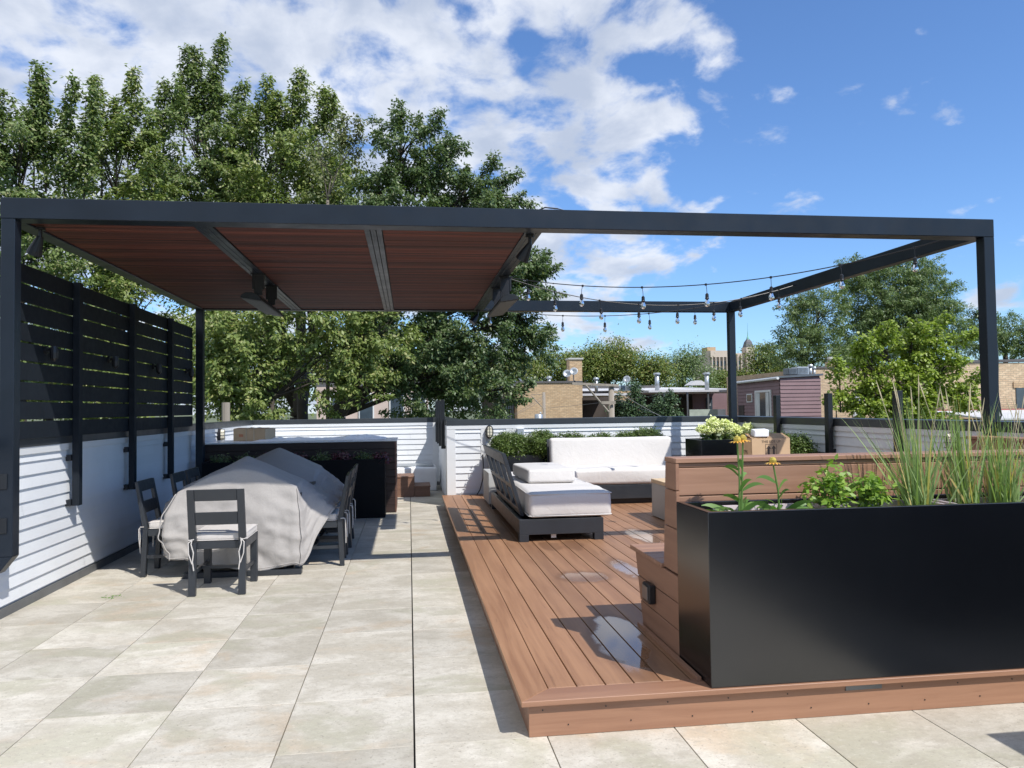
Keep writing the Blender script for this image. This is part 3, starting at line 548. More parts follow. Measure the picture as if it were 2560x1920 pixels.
# ------------------------------------------------------------------ table and fabric cover
tb = thing('dining_table', 'dark sled base dining table hidden under the grey cover', 'table', (-1.53, 8.7, 0))
MB().box(-2.05, -1.02, 7.5, 9.85, .70, .745).build('tabletop', M['chair'], tb, bevel=.004)
for y in (7.36, 9.72):
    MB().box(-2.06, -1.005, y, y + .09, .001, .05).box(-1.98, -1.92, y + .14, y + .2, .05, .70).box(-1.15, -1.09, y + .14, y + .2, .05, .70).box(-1.98, -1.92, y + .09, y + .2, .0, .05).box(-1.15, -1.09, y + .09, y + .2, 0, .05).build('leg', M['chair'], tb, bevel=.003)
def cover():
    x0, x1, y0, y1 = -2.12, -1.05, 7.42, 9.92; mb = MB(); nu, nv = 44, 100
    def top(x, y):
        u = (x - x0) / (x1 - x0)
        def cone(cx, cy, h, sx, sy): 
            d_ = math.sqrt(((x - cx) / sx) ** 2 + ((y - cy) / sy) ** 2); return h * max(0, 1 - d_)
        z = .765 + max(cone(-1.56, 7.74, .325, .66, .95), cone(-1.50, 9.2, .335, .68, .80))
        z -= .03 * math.exp(-((y - 8.5) / .25) ** 2) * (1 if u > .5 else .4)
        z += .012 * mn.noise(Vector((x * 5, y * 3, 2.))) + .010 * mn.noise(Vector((x * 2, y * 9, 7.)))
        return z
    for j in range(nv + 1):
        for i in range(nu + 1):
            x, y = x0 + (x1 - x0) * i / nu, y0 + (y1 - y0) * j / nv; mb.v.append((x, y, top(x, y)))
    for j in range(nv):
        for i in range(nu): a = j * (nu + 1) + i; mb.f.append((a, a + 1, a + nu + 2, a + nu + 1))
    ring = [i for i in range(nu + 1)] + [j * (nu + 1) + nu for j in range(1, nv + 1)] + [nv * (nu + 1) + i for i in range(nu - 1, -1, -1)] + [j * (nu + 1) for j in range(nv - 1, 0, -1)]
    R = len(ring); prev = ring; K = 34
    def sst(a, b, t_): t_ = max(0, min(1, (t_ - a) / (b - a))); return t_ * t_ * (3 - 2 * t_)
    for k in range(1, K + 1):
        tt = k / K; row = []
        for q, vi in enumerate(ring):
            x, y, z = mb.v[vi]; 
            nx = 1 if x > x1 - .001 else (-1 if x < x0 + .001 else 0); ny = -1 if y < y0 + .001 else (1 if y > y1 - .001 else 0)
            if nx and ny: nx *= .7; ny *= .7
            if nx > 0:
                yy = y - y0; lift = sst(.02, .30, yy) * sst(0, .3, y1 - y); hem = .07 + .49 * lift; fl_ = .03 + .27 * lift
                prof = tt ** 1.3 if lift > .3 else tt
            elif nx < 0:
                yy = y - y0; lift = sst(-.05, .35, yy) * sst(0, .3, y1 - y); hem = .16 + .395 * lift; fl_ = .10 + .10 * lift; prof = math.sin(tt * 1.57) * .6 + tt * .4
            else:
                u = (x - x0) / (x1 - x0); hem = .075 + .03 * math.sin(u * 7) + .10 * (1 - sst(0, .22, u)); fl_ = .035; prof = tt
                if ny < 0 and u < .15: fl_ = .05
            bulge = .03 * math.sin(math.pi * tt)
            if nx and ny and False: pass
            s_ = q / R * 60
            wv = (.010 * math.sin(s_ * 2.1 + 3 * mn.noise(Vector((s_ * .4, tt * 2, 0)))) + .020 * mn.noise(Vector((s_ * .9, tt * 3.2, 4.)))) * tt ** .7
            wv += .018 * mn.noise(Vector((s_ * .35 + tt * 2.5, tt * 7 - s_ * .3, 9.)))
            wv += (.013 * (1 - 2.2 * abs(mn.noise(Vector((s_ * .55 - tt * 3.5, tt * 4 + s_ * .5, 3.))))) + .008 * (1 - 2.2 * abs(mn.noise(Vector((s_ * 1.4 + tt * 5, tt * 9, 8.)))))) * min(1, tt * 2)
            o = fl_ * prof + bulge + wv * min(1, tt * 5)
            lx = 0
            if ny < 0: u = (x - x0) / (x1 - x0); lx = -.06 * (1 - u) * math.sin(math.pi * min(1, tt * 1.1)) + (.05 * (1 - sst(0, .3, u)) * sst(.5, 1, tt))
            zz = z + (hem - z) * tt
            mb.v.append((x + nx * o + lx, y + ny * o, zz)); row.append(len(mb.v) - 1)
        for q in range(R):
            q2 = (q + 1) % R; mb.f.append((prev[q], row[q], row[q2], prev[q2]))
        prev = row
    return mb
cover_mb = cover()
cv_ = cover_mb.build('table_cover', M['cover'], None, smooth=True); tag(cv_, 'light grey waterproof cover tented over the long dining table', 'cover')
_b = 45 * 101; _R = 2 * (44 + 100); cs = MB()
for q in (44, 0): cs.tube([cover_mb.v[_b + k * _R + q] for k in range(0, 34)], .0055, 5)
cs.tube([cover_mb.v[_b + 32 * _R + q % _R] for q in range(_R + 1)], .0045, 5, cap=False)
cs.build('seam', M['cover'], cv_, smooth=True)
sub = cv_.modifiers.new('sub', 'SUBSURF'); sub.levels = 1; sub.render_levels = 1
so2 = cv_.modifiers.new('sol', 'SOLIDIFY'); so2.thickness = .003

# ------------------------------------------------------------------ sofas
def sofa_frame_box(mb, x0, x1, y0, y1, z0, z1): mb.box(x0, x1, y0, y1, z0, z1)
s1 = thing('chaise_sofa', 'low charcoal sofa with long white mattress and its back frame facing the tiles', 'sofa', (1.5, 9, DZ))
b = MB().box(1.085, 1.95, 7.63, 7.67, .245, .398).box(1.085, 1.125, 7.671, 10.30, .245, .398).box(1.91, 1.95, 7.671, 10.30, .245, .398).box(1.125, 1.91, 10.26, 10.30, .245, .398).box(1.126, 1.909, 7.672, 10.259, .33, .36)
b.build('base', M['chair'], s1, bevel=.003)
for x in (1.085, 1.855):
    for y in (7.631, 10.20): MB().box(x, x + .095, y, y + .09, DZ, .2445).build('leg', M['chair'], s1, bevel=.002)
MB().box(1.42, 1.47, 7.69, 7.71, .20, .27).build('care_tag', M['trim'], s1)
bk = MB(); y0_, y1_ = 7.87, 9.93
def lean(x0o, z): return 1.135 - (z - .40) / .65 * .19 + x0o
def bar(y0, y1, z0, z1, th=.04): bk.hexa([(lean(0, z0), y0, z0), (lean(th, z0), y0, z0), (lean(th, z0), y1, z0), (lean(0, z0), y1, z0)], [(lean(0, z1), y0, z1), (lean(th, z1), y0, z1), (lean(th, z1), y1, z1), (lean(0, z1), y1, z1)])
bar(y0_, y1_, .93, 1.05); bar(y0_, y1_, .40, .48)
for ya in np.linspace(y0_, y1_ - .09, 5): bar(ya, ya + .09, .481, .929)
for ya in np.linspace(y0_, y1_ - .09, 5)[:-1]: bar(ya + .091, ya + (y1_ - .09 - y0_) / 4 - .001, .68, .73, .03)
bk.build('backrest_frame', M['chair'], s1, bevel=.003)
rbox(1.185, 2.04, 7.62, 10.28, .405, .665, .05, .06, .015, .018, 3.2).build('mattress', M['sofa'], s1, smooth=True)
for z in (.43, .645):
    pk = MB(); c_ = .022; X_ = (1.187, 2.038); Y_ = (7.622, 10.278); pk.tube([(X_[0] + c_, Y_[0], z), (X_[1] - c_, Y_[0], z), (X_[1], Y_[0] + c_, z), (X_[1], Y_[1] - c_, z), (X_[1] - c_, Y_[1], z), (X_[0] + c_, Y_[1], z), (X_[0], Y_[1] - c_, z), (X_[0], Y_[0] + c_, z), (X_[0] + c_, Y_[0], z)], .006, 6); pk.build('piping', M['sofa'], s1, smooth=True)
cu = rbox(-.27, .27, -.52, .52, 0, .15, .03, .05, .012, .008, 4, 3).build('loose_cushion', M['sofa'], None, smooth=True); tag(cu, 'loose white cushion lying on the mattress of the chaise sofa', 'cushion')
cu.location = (1.56, 8.98, .682); cu.rotation_euler = (rad(0), rad(0), rad(2)); 
s2 = thing('back_sofa', 'long white cushioned sofa in front of the boxwood hedge', 'sofa', (3, 10.8, DZ))
MB().box(2.05, 3.86, 10.32, 10.36, .25, .44).box(2.05, 2.09, 10.361, 11.2, .25, .44).box(3.82, 3.86, 10.361, 11.2, .25, .44).box(2.09, 3.82, 10.361, 11.2, .36, .41).build('base', M['chair'], s2, bevel=.003)
for x in (2.06, 3.76): MB().box(x, x + .09, 10.33, 10.42, DZ, .2495).build('leg', M['chair'], s2)
MB().box(2.12, 3.8, 10.4, 11.2, DZ + .002, .245).build('plinth', M['black'], s2)
MB().hexa([(2.02, 11.02, .30), (3.86, 11.02, .30), (3.86, 11.07, .30), (2.02, 11.07, .30)], [(2.02, 11.20, 1.05), (3.86, 11.20, 1.05), (3.86, 11.24, 1.05), (2.02, 11.24, 1.05)]).build('backrest_frame', M['chair'], s2, bevel=.003)
rbox(2.06, 3.90, 10.30, 11.0, .445, .665, .05, .07, .02, .016, 3., 5).build('mattress', M['sofa'], s2, smooth=True)
bc = rbox(2.03, 3.86, -.08, .06, 0, .45, .04, .07, 0, .008, 4, 8)
bc.v = [(x, 10.975 + y + .20 * z * .8, .62 + z) for x, y, z in bc.v]; bc.build('back_cushion', M['sofa'], s2, smooth=True)
st = thing('side_table', 'small pale grey block side table behind the chaise sofa', 'table', (1.15, 11.2, DZ))
MB().box(1.065, 1.30, 10.42, 11.15, .22, .64).build('table_body', M['concrete'], st, bevel=.004); MB().box(1.09, 1.28, 10.45, 11.12, DZ, .2195).build('plinth', M['black'], st)
ft = thing('low_table', 'low pale table with wood top half hidden by the bench', 'table', (3.5, 9, DZ))
MB().box(2.95, 4.25, 7.9, 9.14, DZ + .01, .585).build('table_body', M['concrete'], ft, bevel=.004); MB().box(2.945, 4.255, 7.895, 9.145, .586, .632).build('tabletop', M['oak'], ft, bevel=.004)
ld = MB().hexa([(2.32, 6.55, DZ), (2.345, 6.55, DZ), (2.345, 7.0, DZ), (2.32, 7.0, DZ)], [(2.40, 6.55, .60), (2.425, 6.55, .60), (2.425, 7.0, .60), (2.40, 7.0, .60)])

# ------------------------------------------------------------------ bench with planter in front
bn = thing('wooden_bench', 'long built in composite wood bench with high slatted back behind the tall black planter', 'bench', (1.415, 4, DZ))
X0, X1 = 1.415, 4.64
for z0, z1 in ((.30, .62), (.626, .86), (.866, 1.030), (1.036, 1.183), (1.187, 1.209)):
    MB().box(X0 + .02, X1, 3.98, 4.0, z0, z1).build('back_board', M['bench'], bn, bevel=.0025)
MB().box(X0, 2.46, 3.965, 4.145, 1.2105, 1.236).build('back_cap', M['bench'], bn, bevel=.003); MB().box(2.463, X1 + .2, 3.965, 4.145, 1.2105, 1.235).build('back_cap', M['bench'], bn, bevel=.003)
ff = lambda z: 4.132 + (1.21 - z) / .60 * .06
for z0, z1 in ((.62, .855), (.859, 1.06), (1.064, 1.2095)):   # end panel of the back, boards stacked
    MB().hexa([(X0, 3.968, z0), (X0 + .0195, 3.968, z0), (X0 + .0195, ff(z0), z0), (X0, ff(z0), z0)], [(X0, 3.968, z1), (X0 + .0195, 3.968, z1), (X0 + .0195, ff(z1), z1), (X0, ff(z1), z1)]).build('end_board', M['benchy'], bn, bevel=.003)
gg = lambda z: 4.60 + (z - .18) / .43 * .14
for z0, z1 in ((.178, .318), (.322, .462), (.466, .606)):
    MB().hexa([(X0, 3.968, z0), (X0 + .02, 3.968, z0), (X0 + .02, gg(z0), z0), (X0, gg(z0), z0)], [(X0, 3.968, z1), (X0 + .02, 3.968, z1), (X0 + .02, gg(z1), z1), (X0, gg(z1), z1)]).build('end_board', M['benchy'], bn, bevel=.003)
MB().hexa([(X0 + .021, 4.001, .62), (X1, 4.001, .62), (X1, 4.19, .62), (X0 + .021, 4.19, .62)], [(X0 + .021, 4.001, 1.209), (X1, 4.001, 1.209), (X1, 4.130, 1.209), (X0 + .021, 4.130, 1.209)]).build('backrest', M['bench'], bn)
for y0, y1 in ((4.2, 4.345), (4.35, 4.495), (4.5, 4.645), (4.65, 4.815)): MB().box(X0 - .012, X1, y0, y1, .609, .633).build('seat_board', M['bench'], bn, bevel=.003)
MB().hexa([(X0 + .021, 4.001, .178), (X1, 4.001, .178), (X1, 4.60, .178), (X0 + .021, 4.60, .178)], [(X0 + .021, 4.001, .6085), (X1, 4.001, .6085), (X1, 4.74, .6085), (X0 + .021, 4.74, .6085)]).build('seat_front', M['bench'], bn)
MB().box(1.385, 1.405, 3.63, 4.62, DZ + .0005, DZ + .018).build('base_trim', M['benchy'], bn)
ob = thing('outlet_box', 'black weatherproof outlet box on the end of the wooden bench', 'outlet', (1.41, 4.4, .43))
MB().box(1.372, 1.4145, 4.34, 4.47, .365, .475).build('housing', M['black'], ob, bevel=.008, seg=2); MB().box(1.3665, 1.3715, 4.355, 4.455, .385, .465).build('lid', M['greym'], ob, bevel=.002)
rb = thing('side_bench', 'shaded brown wood bench back along the right parapet behind the grasses', 'bench', (4.7, 5, DZ))
for z0, z1 in ((.62, .86), (.866, 1.03), (1.036, 1.209)): MB().box(4.655, 4.675, 4.2, 5.87, z0, z1).build('back_board', M['benchy'], rb, bevel=.003)
MB().box(4.645, 4.83, 4.15, 5.89, 1.2105, 1.236).build('back_cap', M['benchy'], rb, bevel=.003); MB().box(4.6755, 4.82, 4.2, 5.87, DZ, 1.209).build('backrest', M['benchy'], rb)
def trough(name, label, x0, x1, y0, y1, z0, z1, th=.03, soil=.06, mat='planter', rim=.0):
    p = thing(name, label, 'planter', (x0, y0, z0)); b = MB()
    V = [(x0, y0), (x1, y0), (x1, y1), (x0, y1)]; I = [(x0 + th, y0 + th), (x1 - th, y0 + th), (x1 - th, y1 - th), (x0 + th, y1 - th)]
    vs = [(x, y, z0) for x, y in V] + [(x, y, z1) for x, y in V] + [(x, y, z1) for x, y in I] + [(x, y, z1 - soil - .03) for x, y in I]
    fs = [(3, 2, 1, 0)] + [(i, (i + 1) % 4, (i + 1) % 4 + 4, i + 4) for i in range(4)] + [(i + 4, (i + 1) % 4 + 4, (i + 1) % 4 + 8, i + 8) for i in range(4)] + [(i + 8, (i + 1) % 4 + 8, (i + 1) % 4 + 12, i + 12) for i in range(4)] + [(12, 13, 14, 15)]
    b.add(vs, fs); b.build('trough', M[mat], p, bevel=.003); MB().box(x0 + th + .004, x1 - th - .004, y0 + th + .004, y1 - th - .004, z1 - soil - .028, z1 - soil).build('soil', M['soil'], p); return p
fp = trough('tall_planter', 'tall satin black planter box at the front edge of the deck', 1.412, 4.60, 3.52, 3.957, DZ, 1.008, .035, .09)
for xa in np.arange(1.58, 4.4, .62):
    q = MB(); a, b_, c_, e_ = xa, xa + .56, 3.60, 3.87; q.box(a, b_, c_, c_ + .012, .93, .992).box(a, b_, e_ - .012, e_, .93, .992).box(a, a + .012, c_ + .013, e_ - .013, .93, .992).box(b_ - .012, b_, c_ + .013, e_ - .013, .93, .992)
    q.build('liner', M['liner'], fp)

# ------------------------------------------------------------------ leaf meshes
def leaves(name, P, A, size, mat, parent=None, width=.5, rng=None, smooth=False):
    """P: positions (N,3) world, A: leaf axis (N,3); kite shaped faces"""
    rng = rng or np.random.default_rng(1); N = len(P); off = np.array(parent['_b']) if parent is not None and '_b' in parent else np.zeros(3)
    A = A / np.linalg.norm(A, axis=1, keepdims=True); Nn = A * .45 + np.array((.08, -.12, .62)) + rng.normal(size=(N, 3)) * .42; Nn /= np.linalg.norm(Nn, axis=1, keepdims=True)
    A = A + rng.normal(size=(N, 3)) * .3; A -= Nn * np.sum(A * Nn, 1, keepdims=True); A /= np.linalg.norm(A, axis=1, keepdims=True); A = A + np.array((0, 0, -.25)); A /= np.linalg.norm(A, axis=1, keepdims=True)
    Wv = np.cross(A, Nn); Wv /= np.linalg.norm(Wv, axis=1, keepdims=True); Nn = np.cross(A, Wv)
    s = (np.asarray(size) * rng.uniform(.65, 1.25, N))[:, None]
    V = np.stack([P, P + A * s * .45 + Wv * s * width * .5 + Nn * s * .06, P + A * s, P + A * s * .45 - Wv * s * width * .5 + Nn * s * .06], 1).reshape(-1, 3) - off
    me = bpy.data.meshes.new(name); me.vertices.add(4 * N); me.vertices.foreach_set('co', V.astype(np.float32).ravel())
    me.loops.add(4 * N); me.loops.foreach_set('vertex_index', np.arange(4 * N, dtype=np.int32)); me.polygons.add(N)
    me.polygons.foreach_set('loop_start', np.arange(0, 4 * N, 4, dtype=np.int32)); me.polygons.foreach_set('loop_total', np.full(N, 4, dtype=np.int32)); me.update(calc_edges=True)
    return link(name, me, mat, parent)
def clumps(blobs, dens, cr, lpc, rng, shell=.45, flat=.7, droop=-.2, jitter=1., spray=0.):
    Cs, Ds = [], []
    for b in blobs:
        c = np.array(b[:3]); r = np.array(b[3:6]); n = max(3, int(dens * (r[0] * r[1] + r[0] * r[2] + r[1] * r[2])))
        dv = rng.normal(size=(n, 3)); dv /= np.linalg.norm(dv, axis=1, keepdims=True); k = rng.uniform(shell, 1.05, n) ** (.7); Cs.append(c + dv * r * k[:, None]); Ds.append(dv)
    C = np.concatenate(Cs); D = np.concatenate(Ds); rr = cr * rng.uniform(.5, 1.3, len(C)); cnt = np.maximum(3, (lpc * (rr / cr) ** 2).astype(int)); idx = np.repeat(np.arange(len(C)), cnt)
    off = rng.normal(size=(len(idx), 3)) * .5; off[:, 2] *= flat
    if spray:
        d = D * .7 + np.array((.12, 0, .55)) + rng.normal(size=D.shape) * .45; d /= np.linalg.norm(d, axis=1, keepdims=True); u = rng.uniform(0, 1, len(idx)) ** .8; L = rr[idx] * 2.6 * spray
        P = C[idx] + d[idx] * ((u - .35) * L)[:, None] + off * (rr[idx] * .72 * (1 - .68 * u))[:, None]; P[:, 2] -= .16 * L * u * u; A = off * .8 + d[idx] * .7 + rng.normal(size=off.shape) * .5
    else: P = C[idx] + off * rr[idx][:, None]; A = off + rng.normal(size=off.shape) * .55 * jitter
    A[:, 2] += droop; return P, A, C
def spikes(sp, rng, lpm=420, droop=-.1):
    Ps, As = [], []
    for x0, y0, z0, x1, y1, z1, r in sp:
        a, b = np.array((x0, y0, z0)), np.array((x1, y1, z1)); L = np.linalg.norm(b - a); b = b + np.array((rng.uniform(-.1, .25) * L * .5, 0, 0)); ax = (b - a) / np.linalg.norm(b - a); ns = int(L * 13)
        for t_ in np.linspace(0, 1, ns):
            c = a + (b - a) * t_; an = rng.uniform(0, 6.28); rd = np.array((np.cos(an), np.sin(an), .1)); d = ax * .75 + rd * .75; d /= np.linalg.norm(d); l = r * (1.9 * (1 - t_) ** .9 + .18) * rng.uniform(.45, 1.25); n = int(34 + l * 110); u = rng.uniform(0, 1, n)
            o = rng.normal(size=(n, 3)) * (.075 * (1 - .5 * u) + .01)[:, None]; Ps.append(c + d * (u * l)[:, None] + o); As.append(o * 6 + d * .5 + rng.normal(size=(n, 3)) * .4 + np.array((0, 0, droop)))
    return np.concatenate(Ps), np.concatenate(As)
def tree(name, label, cat, blobs, mat, leaf, dens, cr, lpc, base, seed, sp=(), trunk=(), bark='bark', tr=.16, width=.5, group=None, droop=-.25, shell=.45, lpm=420, flat=.7, branches=True, core=1., spray=0.):
    rng = np.random.default_rng(seed); random.seed(seed); o = thing(name, label, cat, base, group)
    P, A, C = clumps(blobs, dens, cr, lpc, rng, shell, flat, droop, 1., spray)
    if sp: P2, A2 = spikes(sp, rng, lpm); P = np.concatenate([P, P2]); A = np.concatenate([A, A2])
    sz = np.full(len(P), leaf)
    if core:
        for b in blobs:
            n = int(core * (b[3] * b[5] + b[4] * b[5] + b[3] * b[4]) / leaf ** 2 * .02); dv = rng.normal(size=(n, 3)); dv /= np.linalg.norm(dv, axis=1, keepdims=True)
            P = np.concatenate([P, np.array(b[:3]) + dv * np.array(b[3:6]) * rng.uniform(0, .78, (n, 1)) ** .6]); A = np.concatenate([A, dv]); sz = np.concatenate([sz, np.full(n, leaf * 1.9)])
    leaves('crown', P, A, sz, M[mat], o, width, rng)
    tk = MB(); bx, by, bz = base; bc = np.mean([b[:3] for b in blobs], 0); low = min(b[2] - b[5] for b in blobs)
    if trunk:
        for i, (a0, a1, a2, b0, b1, b2, ra, rb_) in enumerate(trunk):
            q0, q1 = Vector((a0, a1, a2)), Vector((b0, b1, b2)); ptl = []
            for k in range(7): ptl.append(q0.lerp(q1, k / 6) + Vector((random.uniform(-1, 1), random.uniform(-1, 1), 0)) * .06 * (0 < k < 6))
            tk.tube(ptl, [ra + (rb_ - ra) * k / 6 for k in range(7)], 10)
        fork = Vector(trunk[0][3:6])
    else:
        fork = Vector((bx + (bc[0] - bx) * .4, by, low + (bc[2] - low) * .35)); tk.tube([(bx, by, bz), ((bx + fork.x) / 2 + tr * .3, by, (bz + fork.z) / 2), fork], [tr * 1.5, tr * 1.1, tr * .8], 10)
    if branches:
        for b in blobs:
            c = Vector(b[:3]); mid = fork.lerp(c, .5) + Vector((0, 0, .12 * (c - fork).length)); tk.tube([fork, mid, c], [tr * .5, tr * .3, tr * .12], 6)
            for k in range(7):
                dv = Vector(rng.normal(size=3)).normalized(); e = c + Vector((dv.x * b[3], dv.y * b[4], abs(dv.z) * b[5])) * .85; tk.tube([mid.lerp(c, rng.uniform(.3, 1)), c.lerp(e, .5) + Vector((0, 0, .05)), e], [tr * .16, tr * .1, tr * .04], 5)
        for x0, y0, z0, x1, y1, z1, r in sp: tk.tube([(x0, y0, z0 - .8), (x0, y0, z0), (x1, y1, z1 - .1)], [tr * .16, tr * .12, tr * .04], 5)
    tk.build('trunk', M[bark], o, smooth=True); return o
# big trees behind the far parapet
tree(name='maple_tree', label='leafy maple cut by the left edge of the frame, behind the privacy screen', cat='tree', blobs=[(-9.01, 19.0, 7.16, 1.11, 1.05, 1.52), (-9.86, 19.0, 6.29, 1.22, 1.38, 2.23), (-8.82, 19.0, 5.19, 1.11, 1.01, 1.42), (-8.47, 19.0, 3.7, 1.11, 1.05, 1.52), (-9.15, 19.0, 2.5, 1.22, 0.97, 1.22)], mat='l_maple', leaf=0.115, dens=10, cr=0.38, lpc=180, base=(-8.8, 19, -9), seed=1, sp=[(-8.62, 19.0, 7.26, -8.6, 18.7, 9.55, 0.32), (-9.09, 19.0, 7.15, -9.24, 18.7, 8.65, 0.3), (-8.36, 19.0, 7.46, -8.24, 18.7, 9.19, 0.22), (-7.96, 19.0, 6.81, -7.82, 18.7, 9.26, 0.34), (-7.52, 19.0, 6.72, -7.37, 18.7, 9.07, 0.22), (-9.69, 19.0, 7.04, -9.54, 18.7, 8.92, 0.3)], trunk=(), group='tall trees behind the far parapet', core=0.2, spray=1.0)
tree(name='maple_tree', label='maple with two upright shoots above the privacy screen', cat='tree', blobs=[(-7.53, 21.0, 7.61, 1.12, 1.03, 1.46), (-7.13, 21.0, 6.04, 1.23, 1.07, 1.46), (-8.11, 21.0, 4.98, 1.01, 0.99, 1.46), (-7.13, 21.0, 3.73, 1.23, 1.12, 1.57), (-7.9, 21.0, 2.28, 1.34, 1.03, 1.23), (-7.12, 21.0, 2.27, 1.01, 0.85, 1.12)], mat='l_bright', leaf=0.115, dens=10, cr=0.38, lpc=180, base=(-7.41, 21, -9), seed=2, sp=[(-7.88, 21.0, 7.91, -7.82, 20.7, 10.14, 0.34), (-7.24, 21.0, 8.14, -6.94, 20.7, 10.37, 0.4), (-7.53, 21.0, 8.14, -7.44, 20.7, 9.62, 0.34), (-6.64, 21.0, 7.63, -6.72, 20.7, 9.22, 0.29)], trunk=(), group='tall trees behind the far parapet', core=0.2, spray=1.0)
tree(name='maple_tree', label='tallest maple of the row with a steep leaning top shoot', cat='tree', blobs=[(-6.17, 23.0, 9.06, 1.29, 1.15, 1.59), (-5.73, 23.0, 7.67, 1.84, 1.37, 1.59), (-6.72, 23.0, 6.95, 1.35, 1.08, 1.35), (-4.83, 23.0, 8.28, 1.1, 1.03, 1.47), (-5.28, 23.0, 6.04, 1.72, 1.32, 1.59)], mat='l_maple', leaf=0.115, dens=12, cr=0.42, lpc=190, base=(-3.21, 23, -9), seed=3, sp=[(-6.4, 23.0, 9.76, -6.44, 22.7, 11.96, 0.47), (-6.01, 23.0, 10.01, -6.04, 22.7, 11.9, 0.29), (-5.78, 23.0, 9.78, -5.31, 22.7, 12.31, 0.37), (-6.95, 23.0, 9.39, -6.84, 22.7, 10.97, 0.44), (-5.11, 23.0, 9.45, -4.81, 22.7, 11.03, 0.39), (-5.5, 23.0, 10.03, -5.36, 22.7, 11.22, 0.37), (-4.83, 23.0, 9.11, -4.38, 22.7, 10.07, 0.32)], trunk=[(-3.21, 23, -9, -3.21, 23, 1.34, 0.3, 0.24), (-3.21, 23.0, 1.34, -3.04, 23.0, 2.77, 0.24, 0.21), (-3.04, 23.0, 2.77, -2.75, 23.0, 3.71, 0.2, 0.16), (-2.75, 23.0, 3.71, -2.91, 23.0, 6.08, 0.15, 0.1), (-3.06, 23.0, 2.54, -3.83, 23.0, 4.18, 0.14, 0.1), (-3.09, 23.0, 3.01, -4.28, 23.0, 4.65, 0.1, 0.07), (-2.91, 23.0, 6.08, -5.95, 23.0, 9.42, 0.1, 0.04)], group='tall trees behind the far parapet', core=0.3, spray=1.0)
tree(name='maple_tree', label='broad maple between the tallest maple and the thin tree', cat='tree', blobs=[(-3.65, 22.0, 8.36, 1.29, 1.17, 1.64), (-2.88, 22.0, 8.04, 1.17, 1.08, 1.52), (-3.54, 22.0, 6.54, 1.52, 1.22, 1.52), (-2.34, 22.0, 6.79, 1.17, 1.13, 1.64), (-4.2, 22.0, 5.18, 1.29, 0.99, 1.17), (-2.22, 22.0, 8.4, 0.7, 0.66, 0.94)], mat='l_bright', leaf=0.115, dens=10, cr=0.39, lpc=180, base=(-2.91, 22, -9), seed=4, sp=[(-3.92, 22.0, 9.48, -3.88, 21.7, 10.78, 0.33), (-3.21, 22.0, 9.39, -3.0, 21.7, 10.97, 0.45), (-2.55, 22.0, 9.3, -2.4, 21.7, 10.53, 0.4), (-2.16, 22.0, 9.32, -2.03, 21.7, 10.36, 0.28), (-3.54, 22.0, 9.38, -3.53, 21.7, 10.3, 0.33), (-4.3, 22.0, 9.02, -4.35, 21.7, 9.69, 0.28)], trunk=(), group='tall trees behind the far parapet', core=0.2, spray=1.0)
tree(name='twiggy_tree', label='thin twiggy pale tree with see through crown', cat='tree', blobs=[(-1.92, 20.0, 7.57, 0.75, 0.77, 1.17), (-2.22, 20.0, 7.97, 0.64, 0.55, 0.75), (-1.51, 20.0, 8.2, 0.53, 0.47, 0.64)], mat='l_thin', leaf=0.1, dens=10, cr=0.3, lpc=26, base=(-2.13, 20, -9), seed=5, sp=[(-1.41, 20.0, 8.0, -1.22, 19.7, 8.93, 0.26), (-1.71, 20.0, 8.2, -1.71, 19.7, 9.04, 0.21)], trunk=(), group='tall trees behind the far parapet', bark='barkl', tr=0.05, shell=0.2, core=0)
